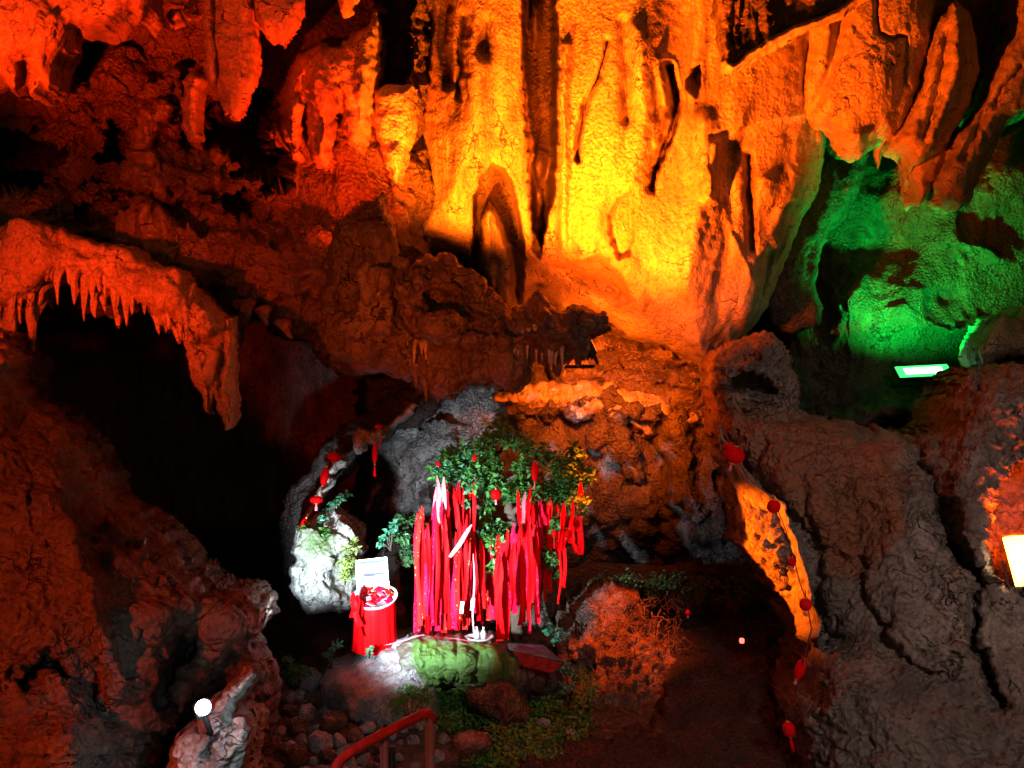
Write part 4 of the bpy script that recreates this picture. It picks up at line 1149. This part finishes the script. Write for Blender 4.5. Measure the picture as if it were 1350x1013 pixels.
tag(leaves('crown', cen, 6200, 0.058, M['leaf'], TREE, 5), kind='stuff')
tag(leaves('dark_leaves', cen, 3500, 0.05, M['leafd'], TREE, 6), kind='stuff')
cl = [c for c in cen if c[0] < -0.35]
tag(leaves('pale_leaves', cl, 1100, 0.05, M['leaft'], TREE, 7), kind='stuff')

# ribbons
def ribbon(tx, ty, bx, by, wpx, Y, mat, label, grp, seed, kink=None, name='ribbon'):
    r = random.Random(seed)
    n = 14
    w = wpx / F * Y * 0.92
    a = W(tx, ty, Y); b = W(bx, by - (r.uniform(0, 26) if grp and seed < 900 else 0), Y - r.uniform(0, 0.08))
    ph = r.uniform(0, 6); tw = r.uniform(-0.9, 0.9); t0 = r.uniform(-0.6, 0.6); am = r.uniform(0.003, 0.014)
    vs, fs = [], []
    for i in range(n + 1):
        t = i / n
        c = a.lerp(b, t)
        c.x += am * math.sin(t * 7 + ph) * (0.3 + t)
        c.y += am * 1.5 * math.sin(t * 5 + ph * 2)
        if kink:
            c.x += kink * math.sin(PI * t)
        ang = t0 + tw * t + 0.25 * math.sin(6 * t + ph)
        u = Vector((math.cos(ang), math.sin(ang), 0)) * w / 2 * (0.22 + 0.78 * min(1, t * 5) ** 0.7)
        th = Vector((-math.sin(ang), math.cos(ang), 0)) * 0.0012
        fold = Vector((-math.sin(ang), math.cos(ang), 0)) * w * 0.08
        vs += [c - u + th, c + fold + th, c + u + th, c + u - th, c + fold - th, c - u - th]
    for i in range(n):
        o = i * 6
        for k in range(6):
            fs.append((o + k, o + (k + 1) % 6, o + 6 + (k + 1) % 6, o + 6 + k))
    fs += [(0, 1, 2, 3, 4, 5)[::-1], tuple(n * 6 + k for k in range(6))]
    o = MB().add(vs, fs).build(name, mat, None, False)
    return tag(o, label, 'ribbon', grp)


GR = 'red ribbons tied to the tree'
sd = 400
ORD = 'first second third fourth fifth sixth seventh eighth ninth tenth eleventh twelfth thirteenth fourteenth fifteenth sixteenth seventeenth eighteenth nineteenth twentieth'.split()
def cluster(n, x0, x1, t0, t1, b0, b1, w0, w1, mats, lab, slant=4, Yr=(7.1, 7.5)):
    global sd
    for k in range(n):
        x = x0 + (x1 - x0) * (k + 0.5) / n + rr.uniform(-2, 2)
        m, mw = mats[rr.randrange(len(mats))]
        ribbon(x + rr.uniform(-slant, slant) * 1.8, rr.uniform(t0, t1), x + rr.uniform(-2, 2), rr.uniform(b0, b1), rr.uniform(w0, w1), rr.uniform(*Yr), m,
               mw + ' ribbon, ' + ORD[k] + ' from left ' + lab, GR, sd)
        sd += 1
RD = (M['red'], 'plain red'); CR = (M['crimson'], 'patterned crimson'); GD = (M['goldprint'], 'gold printed red'); PK = (M['pink'], 'pale pink')
cluster(20, 548, 618, 682, 715, 826, 852, 6, 10, [RD, RD, CR, RD, GD], 'in the thick lower left bunch', 3)
cluster(16, 547, 614, 676, 712, 820, 848, 5, 8, [RD, RD, RD, CR, GD, RD, PK, RD, RD, CR], 'at the front of the lower left bunch', 4, (6.98, 7.1))
cluster(17, 574, 624, 628, 655, 715, 765, 5, 8, [RD, RD, RD, RD, RD, CR, RD, PK], 'in the upper left bunch of short ones', 5)
cluster(11, 554, 590, 660, 690, 740, 790, 5, 8, [RD, CR, GD, RD], 'slanting out at the far left of the tree', 6)
cluster(11, 614, 650, 700, 722, 796, 832, 5, 8, [CR, GD, CR, RD], 'in the gap left of the trunk', 3)
cluster(19, 653, 710, 690, 722, 786, 822, 6, 10, [RD, RD, RD, CR], 'in the thick bunch before the trunk', 3)
cluster(11, 682, 714, 686, 710, 808, 852, 5, 9, [RD, RD, CR], 'of the long ones right of the trunk', 3, (7.05, 7.2))
cluster(4, 652, 668, 720, 740, 848, 862, 9, 12, [RD], 'of the longest ones reaching below the plate', 3, (6.75, 6.95))
cluster(12, 682, 722, 636, 665, 700, 735, 5, 8, [RD, CR, RD], 'of the short ones high right of the trunk', 4)
cluster(8, 714, 745, 645, 690, 745, 800, 5, 9, [RD, RD, CR], 'of the thin ones on the right side', 3)
cluster(5, 744, 762, 652, 670, 705, 740, 5, 8, [RD], 'near the right end of the branches', 2)
ribbon(765, 636, 764, 732, 9, 7.3, M['red'], 'wide red ribbon at the far right end of the branches', GR, 901)
ribbon(738, 700, 738, 797, 3.5, 7.2, M['red'], 'very thin long red cord like ribbon on the right of the tree', GR, 902)
ribbon(622, 692, 594, 735, 8, 6.95, M['pink'], 'pale pink ribbon swept diagonally across the left bunch', GR, 903)
ribbon(577, 626, 580, 690, 4, 6.95, M['pink'], 'thin pale ribbon at the upper left corner of the tree', GR, 904)
ribbon(692, 648, 689, 690, 5, 6.95, M['pink'], 'short pale ribbon tied right of the trunk', GR, 905)
ribbon(624, 730, 625, 838, 2.5, 6.95, M['pink'], 'thin pale cord hanging down to the white plate', GR, 906)


def lantern(px, py, w, h, Y, label, grp, tassel=8, tilt=0.0, cat='lantern', glowing=False):
    """a small ribbed satin lantern with gold caps, a hanging loop and a tassel"""
    c = W(px, py, Y)
    t = thing(cat, c, label, cat, grp)
    R = Matrix.Rotation(tilt, 3, 'Y')
    rw = w / F * Y / 2; rh = h / F * Y / 2
    prof = [(rw * math.sin(a) * 1.0 + 0.15 * rw * (1 if 0 < i < 10 else 0.6), -rh * math.cos(a)) for i, a in enumerate([PI * k / 10 for k in range(11)])]
    MB().lathe([(r * 0.9, z) for r, z in prof], c, 24, 8, 0.06, R).build('body', M['red'], t)
    MB().lathe([(0.0, rh), (rw * 0.32, rh), (rw * 0.32, rh * 1.14), (0, rh * 1.14)], c, 12, R=R).build('cap', M['gold'], t)
    MB().lathe([(0.0, -rh * 1.14), (rw * 0.32, -rh * 1.14), (rw * 0.32, -rh), (0, -rh)], c, 12, R=R).build('cap', M['gold'], t)
    MB().tube([c + R @ Vector((0, 0, rh)), c + R @ Vector((0, 0, rh + 0.05))], 0.003, 5).build('loop', M['cord'], t)
    if tassel:
        tl = tassel / F * Y
        MB().lathe([(0.002, -rh * 1.1), (0.006, -rh * 1.1 - tl * 0.2), (0.009, -rh * 1.1 - tl * 0.3), (0.013, -rh * 1.1 - tl), (0, -rh * 1.1 - tl)], c, 10, 5, 0.2, R).build('tassel', M['pink'] if tassel < 12 else M['red'], t)
    return t


LG = 'red lanterns strung along the right wall'
lantern(968, 600, 27, 22, 5.45, 'largest red lantern, highest on the amber edge of the right wall', LG, 10, 0.3)
lantern(962, 590, 14, 12, 5.45, 'tiny red lantern tucked above the largest one on the right wall edge', LG, 0, 0.3)
lantern(1020, 668, 17, 17, 5.15, 'second red lantern down on the amber edge of the right wall', LG, 8)
lantern(1044, 741, 10, 12, 4.9, 'smallest dark red lantern, third down on the right wall edge', LG, 6)
lantern(1062, 797, 15, 16, 4.7, 'round red lantern near the foot of the amber band', LG, 6)
lantern(1055, 882, 13, 28, 4.9, 'long slanting red lantern beside the pale ledge of the right wall', LG, 6, 0.35)
lantern(1040, 962, 16, 20, 4.9, 'lowest red lantern on the right wall edge with a dangling cord', LG, 18, -0.2)
lantern(907, 808, 6, 7, 7.4, 'tiny far red lantern in the dark hollow', LG, 3)
cp = [W(952, 560, 5.62), W(962, 585, 5.5), W(985, 630, 5.3), W(1020, 658, 5.2), W(1036, 700, 5.05), W(1046, 735, 4.95), W(1055, 770, 4.8), W(1063, 790, 4.75), W(1070, 830, 4.7), W(1060, 866, 4.85), W(1050, 915, 4.95), W(1041, 950, 4.95)]
tag(MB().tube(cp, 0.004, 6).build('garland', M['cord']), 'thin garland string carrying the red lanterns down the right wall edge', 'garland')
LL = 'red lanterns on the slanting rim at the left'
lantern(440, 603, 17, 12, 7.55, 'red lantern hanging highest on the left slanting rim', LL, 0, 0.2)
lantern(428, 628, 10, 24, 7.5, 'long red lantern between two round ones on the left rim', LL, 0, 0.2)
lantern(417, 659, 16, 10, 7.4, 'flat red lantern with a pale tassel, lowest on the left rim', LL, 9)
lantern(499, 563, 10, 6, 7.9, 'small red lantern resting on the largest pale shard of the rim', LL, 0)
lantern(401, 690, 8, 14, 7.3, 'dim narrow red lantern just above the bright white boulder', LL, 0, 0.4)
lantern(494, 598, 7, 26, 7.6, 'narrow red hanging charm with a pale tassel below the pale shards', LL, 16)
ribbon(502, 575, 500, 592, 3, 7.65, M['red'], 'short thin red ribbon beside the narrow hanging charm', None, 907)
LT = 'small red ornaments hanging in the tree'
lantern(654, 652, 13, 14, 7.0, 'round red ornament in the middle of the tree leaves', LT, 6, cat='ornament')
lantern(626, 604, 6, 9, 7.05, 'tiny red ornament high in the leaves, left of centre', LT, 0, cat='ornament')
lantern(578, 612, 6, 6, 7.05, 'tiny red ornament at the upper left tip of the tree', LT, 0, cat='ornament')
lantern(705, 622, 9, 26, 7.1, 'long red ornament with a white tassel high on the right of the tree', LT, 10, cat='ornament')
lantern(731, 704, 8, 10, 7.0, 'red and gold ornament with a white tassel, left one of two', LT, 14, cat='ornament')
lantern(749, 704, 9, 12, 7.0, 'red and gold ornament with a white tassel, right one of two', LT, 12, 0.3, cat='ornament')
pc = W(978, 845, 7.4)
t = thing('indicator_lamp', pc, 'tiny glowing red lamp in the dark hollow at the right', 'lamp')
MB().lathe([(0, -0.02), (0.02, -0.02), (0.024, 0), (0.02, 0.02), (0, 0.024)], pc, 10).build('bulb', glow('red_bulb', (1, 0.08, 0.05), 6), t)
MB().box(pc + Vector((0, 0.03, 0)), (0.06, 0.03, 0.05)).build('holder', M['black'], t, False)

# ------------------------------------------------------------------ the red draped drum and the sign on it
dc = W(494, 793, 7.0)
R0 = 27 / F * 7.0
t = thing('draped_stool', (dc.x, dc.y, dc.z - 0.5), 'round stool draped in shiny red satin left of the ribbon tree', 'stool')
n = 72; vs = []; fs = []
for i, (rad, z) in enumerate([(0.0, 0.0), (0.6, 0.0), (0.96, -0.002), (1.0, -0.02), (0.99, -0.10), (1.0, -0.22), (1.03, -0.32), (1.08, -0.42)]):
    for k in range(n):
        a = 2 * PI * k / n
        f = (1 + 0.05 * i / 7 * math.sin(a * 13 + 1.3 * math.sin(a * 3)) * (1 if i > 3 else 0) + 0.02 * (1 if i > 3 else 0) * math.sin(a * 29))
        vs.append((dc.x + R0 * rad * f * math.cos(a), dc.y + R0 * rad * f * math.sin(a), dc.z + z))
for i in range(7):
    for k in range(n):
        fs.append((i * n + k, i * n + (k + 1) % n, (i + 1) * n + (k + 1) % n, (i + 1) * n + k))
MB().add(vs, fs).build('drape', M['red'], t)
for k in range(4):
    a = PI / 4 + k * PI / 2
    lx, ly = dc.x + R0 * 0.75 * math.cos(a), dc.y + R0 * 0.75 * math.sin(a)
    MB().tube([(lx, ly, dc.z - 0.05), (lx, ly, 0.4), (lx, ly, -0.1)], 0.018, 8).build('leg', M['bark'], t)
RT = Matrix.Rotation(math.radians(15), 3, 'X')
tc_ = dc + Vector((0, -0.01, 0.035))
MB().lathe([(0, -0.012), (R0 * 1.04, -0.012), (R0 * 1.1, 0.004), (R0 * 1.15, 0.022), (R0 * 1.1, 0.022), (R0 * 1.02, 0.006), (0, 0.004)], tc_, 48, R=RT).build('tray', M['white'], t)
for k in range(3):
    ribbon(466 + 4 * k, 782 + 3 * k, 467 + 5 * k, 815 + 12 * k, 9, 6.72 + 0.03 * k, M['red'], ['red satin streamer hanging at the left of the draped stool', 'longer red satin streamer beside the leftmost one on the stool', 'longest red satin streamer down the front of the stool'][k], 'satin streamers on the stool', 950 + k, name='streamer')
spots = sorted((R0 * 0.86 * math.sqrt(rr.random()), rr.uniform(0, 2 * PI)) for _ in range(34))
spots = sorted(((q * math.cos(a), q * math.sin(a)) for q, a in spots))
cnt = {}
for k, (ox, oy) in enumerate(spots):
    c = tc_ + RT @ Vector((ox, oy, 0.014 + rr.uniform(0, 0.014)))
    R = RT @ Matrix.Rotation(rr.uniform(0, 6), 3, 'Z') @ Matrix.Rotation(rr.uniform(-0.5, 0.5), 3, 'X')
    kd = k % 4
    cnt[kd] = cnt.get(kd, -1) + 1
    o = MB().box(c, (rr.uniform(0.05, 0.09), rr.uniform(0.035, 0.055), 0.01), R, 0.2).build('packet', M[['red', 'crimson', 'pink', 'goldprint'][kd]], None, False)
    tag(o, ['plain red', 'crimson patterned', 'pale pink', 'gold printed red'][kd] + ' packet on the white tray, number ' + NUM(cnt[kd]) + ' of its colour from the left', 'packet', 'small packets on the tray')
sc_ = W(491, 759, 7.16)
t = thing('sign_board', (sc_.x, sc_.y, sc_.z - 0.15), 'small white sign with blue lines standing at the back of the stool', 'sign')
Rt = Matrix.Rotation(math.radians(-6), 3, 'Y') @ Matrix.Rotation(math.radians(-12), 3, 'X')
MB().box(sc_, (0.275, 0.012, 0.285), Rt, 0.2).build('board', M['white'], t, False)
off = Rt @ Vector((0, -0.009, 0))
fr = MB()
for (cx, cz, w_, h_) in [(0, 0.148, 0.30, 0.014), (0, -0.148, 0.30, 0.014), (-0.143, 0, 0.014, 0.282), (0.143, 0, 0.014, 0.282)]:
    fr.box(sc_ + Rt @ Vector((cx, -0.004, cz)), (w_, 0.024, h_), Rt)
fr.build('frame', plain('silver_frame', (0.55, 0.6, 0.65), 0.3, 0.4, var=0.05), t, False)
M['ink'] = plain('blue_grey_ink', (0.01, 0.02, 0.06), 0.6, var=0.4)
M['ink2'] = plain('pale_blue_ink', (0.03, 0.07, 0.14), 0.6, var=0.4)
for (cx, cz, w_, h_, m) in [(0, 0.122, 0.25, 0.022, 'ink2'), (0.0, 0.097, 0.24, 0.005, 'ink2'), (0.075, 0.06, 0.05, 0.007, 'ink'), (0.02, 0.012, 0.2, 0.022, 'ink'), (-0.02, -0.002, 0.1, 0.010, 'ink'), (0.09, -0.045, 0.03, 0.006, 'ink'), (-0.09, -0.065, 0.03, 0.006, 'ink2')]:
    MB().box(sc_ + Rt @ Vector((cx, -0.0085, cz)), (w_, 0.003, h_), Rt, 0.3).build('printed_line', M[m], t, False)

# plate and figures on the mossy stone
pl = W(632, 842, 6.55)
t = thing('offering_plate', pl, 'white oval plate on the mossy stone under the ribbons', 'plate')
n = 40
vs = [(pl.x + rx * math.cos(2 * PI * k / n), pl.y + rx * 0.75 * math.sin(2 * PI * k / n), pl.z + z) for (rx, z) in [(0.0001, 0.0), (0.08, 0.0), (0.118, 0.018), (0.122, 0.018), (0.09, -0.006), (0.0001, -0.008)] for k in range(n)]
fs = [(i * n + k, i * n + (k + 1) % n, (i + 1) * n + (k + 1) % n, (i + 1) * n + k) for i in range(5) for k in range(n)]
MB().add(vs, fs).build('dish', M['white'], t)
for (dx, s, lb) in [(-0.02, 1.0, 'small pinkish white bottle on the plate, left one'), (0.035, 1.0, 'small white bottle on the plate, right one')]:
    c = pl + Vector((dx, -0.01, 0.0))
    o = MB().lathe([(0, 0.002), (0.02, 0.002), (0.023, 0.012), (0.023, 0.055), (0.016, 0.07), (0.008, 0.078), (0.008, 0.092), (0.011, 0.094), (0.011, 0.102), (0, 0.104)], c, 16).build('small_bottle', M['white'])
    tag(o, lb, 'bottle')
for (px, py, lb) in [(609, 801, 'white paper tag hanging among the left ribbons'), (623, 797, 'white paper tag hanging next to the pale cord')]:
    o = MB().box(W(px, py, 6.9), (0.035, 0.006, 0.11), Matrix.Rotation(0.1, 3, 'Y'), 0.3).build('paper_tag', M['white'], None, False)
    tag(o, lb, 'paper tag')
# cloths right of the plate
def sheet(name, quad, Y0, Y1, mat, label, cat, seed, thick=0.012):
    nu, nv = 26, 14
    a, b, c, d = quad
    u = np.linspace(0, 1, nu)[None, :]; v = np.linspace(0, 1, nv)[:, None]
    px = (a[0] * (1 - u) + b[0] * u) * (1 - v) + (d[0] * (1 - u) + c[0] * u) * v
    py = (a[1] * (1 - u) + b[1] * u) * (1 - v) + (d[1] * (1 - u) + c[1] * u) * v
    Y = Y0 * (1 - v) + Y1 * v + 0.03 * noise3(px * 0.12, py * 0.12, px * 0, seed)
    X = (px - 675) / F * Y; Z = CZ + (506.5 - py) / F * Y
    P = np.stack([X, Y, Z], -1).reshape(-1, 3)
    Q = P + np.array([0, thick, -thick])
    i = np.arange(nu * nv).reshape(nv, nu)
    q1 = np.stack([i[:-1, :-1], i[:-1, 1:], i[1:, 1:], i[1:, :-1]], -1).reshape(-1, 4)
    rim = np.concatenate([i[0, :], i[1:, -1], i[-1, -2::-1], i[-2:0:-1, 0]])
    rn = np.roll(rim, -1)
    m_ = nu * nv
    q2 = np.stack([rim, rim + m_, rn + m_, rn], -1)
    return tag(mesh_from(name, np.concatenate([P, Q]), np.concatenate([q1, q1[:, ::-1] + m_, q2]), np.zeros((0, 3), int), mat), label, cat)
sheet('blue_sheet', [(668, 848), (716, 850), (742, 872), (672, 856)], 6.9, 6.5, M['blue'], 'crumpled blue plastic sheet right of the ribbons on the stone', 'sheet', 3)
sheet('red_cloth', [(676, 858), (742, 874), (728, 888), (690, 878)], 6.45, 6.3, plain('dull_red_cloth', (0.14, 0.006, 0.008), 0.8), 'dull red cloth hanging over the right end of the stone', 'cloth', 4)
ribbon(508, 850, 560, 838, 4, 6.5, M['pink'], 'thin pale trim lying along the back edge of the mossy cover', None, 908, name='trim')
ribbon(560, 838, 620, 846, 3, 6.42, M['pink'], 'thin white trim on the mossy cover just left of the plate', None, 909, name='trim')

# ------------------------------------------------------------------ handrail
t = thing('handrail', (-0.45, 4.3, 0.0), 'red topped metal handrail with grey posts at the bottom', 'handrail')
rp = [(425, 1075, 3.9), (432, 1045, 3.92), (440, 1018, 3.95), (449, 1003, 4.0), (462, 992, 4.05), (482, 980, 4.1), (505, 968, 4.15), (535, 953, 4.25), (556, 943, 4.3), (565, 940, 4.32), (571, 945, 4.33), (572, 953, 4.33)]
MB().tube([W(x, y, Y) for x, y, Y in rp], [0.027] * 9 + [0.026, 0.022, 0.012], 16).build('top_rail', M['red_paint'], t)
for (x, y, Y, r) in [(567, 948, 4.34, 0.027), (507, 974, 4.18, 0.024)]:
    p = W(x, y, Y)
    MB().tube([p, Vector((p.x, p.y, 0.95)), Vector((p.x, p.y, -0.45))], r, 16).build('post', M['grey_paint'], t)
p = W(517, 985, 4.9)
MB().tube([p, Vector((p.x, p.y, -0.4))], 0.02, 12).build('post', M['black'], t)

# ------------------------------------------------------------------ plants
def plant(px, py, w, h, Y, n, size, mat, label, name='plant', cat='plant', seed=0, stem=None, grp=None, trail=None):
    r = random.Random(seed)
    t = tag(empty(name, (0, 0, 0)), label, cat, grp)
    cs = []
    base = W(px, py + h * 0.6, Y + 0.05)
    sb = MB()
    path = trail or [(px + r.uniform(-w, w) * 0.45, py + r.uniform(-h, h) * 0.45) for _ in range(6)]
    for (x, y) in path:
        p = W(x, y, Y + r.uniform(-0.08, 0.08))
        cs.append((p.x, p.y, p.z, max(w, h) / F * Y * (0.18 if not trail else 0.10)))
        mid = base.lerp(p, 0.5) + Vector((0, -0.03, 0.03))
        sb.tube([base, mid, p], [0.006, 0.004, 0.002], 5)
    sb.build('stem', M['bark'], t)
    tag(leaves('foliage', cs, n, size, mat, t, seed), kind='stuff' if n > 300 else None)
    return t


plant(432, 672, 22, 26, 7.35, 150, 0.05, M['leaft'], 'blue green fern sprig under the lowest lantern of the left rim', 'fern', 'fern', 31, trail=[(456, 652), (448, 658), (440, 664), (432, 672), (426, 682), (420, 690)])
plant(418, 700, 40, 24, 7.25, 220, 0.045, M['leaf'], 'green leaves growing on top of the bright white boulder', 'creeper', 'plant', 32)
plant(455, 735, 24, 60, 7.2, 260, 0.04, M['leafy'], 'yellow green leaves down the right side of the white boulder', 'creeper', 'plant', 33)
plant(515, 705, 24, 36, 7.3, 90, 0.055, M['leaft'], 'blue green sprig hanging left of the ribbons', 'fern', 'fern', 34, trail=[(520, 693), (514, 700), (508, 708), (502, 716)])
plant(535, 715, 36, 50, 7.6, 260, 0.06, M['leafd'], 'dark leafy bush behind the left end of the ribbons', 'bush', 'bush', 35)
plant(545, 680, 40, 50, 7.9, 260, 0.05, M['leafd'], 'dark green leaves against the grey rock left of the tree', 'bush', 'bush', 36)
plant(436, 864, 16, 26, 6.8, 70, 0.045, M['leaft'], 'pale edged sprig on the ground below the draped stool', 'sprig', 'plant', 37, trail=[(446, 850), (438, 855), (432, 864), (434, 876), (440, 884)])
plant(487, 860, 12, 14, 6.6, 40, 0.035, M['leaft'], 'tiny sprig at the top of the pale dirt mound', 'sprig', 'plant', 38)
plant(395, 880, 60, 34, 6.9, 290, 0.05, M['leafd'], 'dark bush in the shade above the rubble', 'bush', 'bush', 39)
plant(752, 890, 22, 50, 6.6, 260, 0.035, M['leaft'], 'glittering blue green weeds at the right end of the stone', 'weeds', 'plant', 40)
plant(775, 905, 26, 60, 6.4, 260, 0.035, M['leafy'], 'small pale flowered weeds left of the rusty mound', 'weeds', 'plant', 41)
plant(540, 930, 60, 40, 6.1, 290, 0.04, M['leaf'], 'green weeds on the pale dirt behind the handrail top', 'weeds', 'plant', 42)
plant(735, 830, 22, 26, 7.2, 60, 0.07, M['leaft'], 'green leaves under the right hand ribbons', 'weeds', 'plant', 43)
gc = []
for _ in range(240):
    px, py = rr.uniform(560, 780), rr.uniform(915, 1030)
    if math.hypot(px - 624, py - 984) < 24 or (px < 620 and py > 965) or (625 < px < 695 and py < 945): continue
    p = ground_hit(px, py)
    gc.append((p.x, p.y, p.z + 0.06, rr.uniform(0.05, 0.11)))
tag(leaves('ground_creepers', gc, 7000, 0.032, M['leaf'], None, 51), 'low green creeping weeds covering the ground below the mossy stone', 'ground cover', None, 'stuff')
tag(leaves('dry_weeds', gc, 2200, 0.035, M['leafy'], None, 52), 'yellowish weeds mixed into the ground cover below the stone', 'ground cover', None, 'stuff')
fc = []
for _ in range(60):
    px, py = rr.uniform(790, 1010), rr.uniform(758, 785)
    p = W(px, py, 8.3)
    fc.append((p.x, p.y, p.z, 0.09))
tag(leaves('shaded_ferns', fc, 900, 0.045, M['leafd'], None, 53), 'dim fringe of ferns along the top of the dark slope', 'ferns', None, 'stuff')
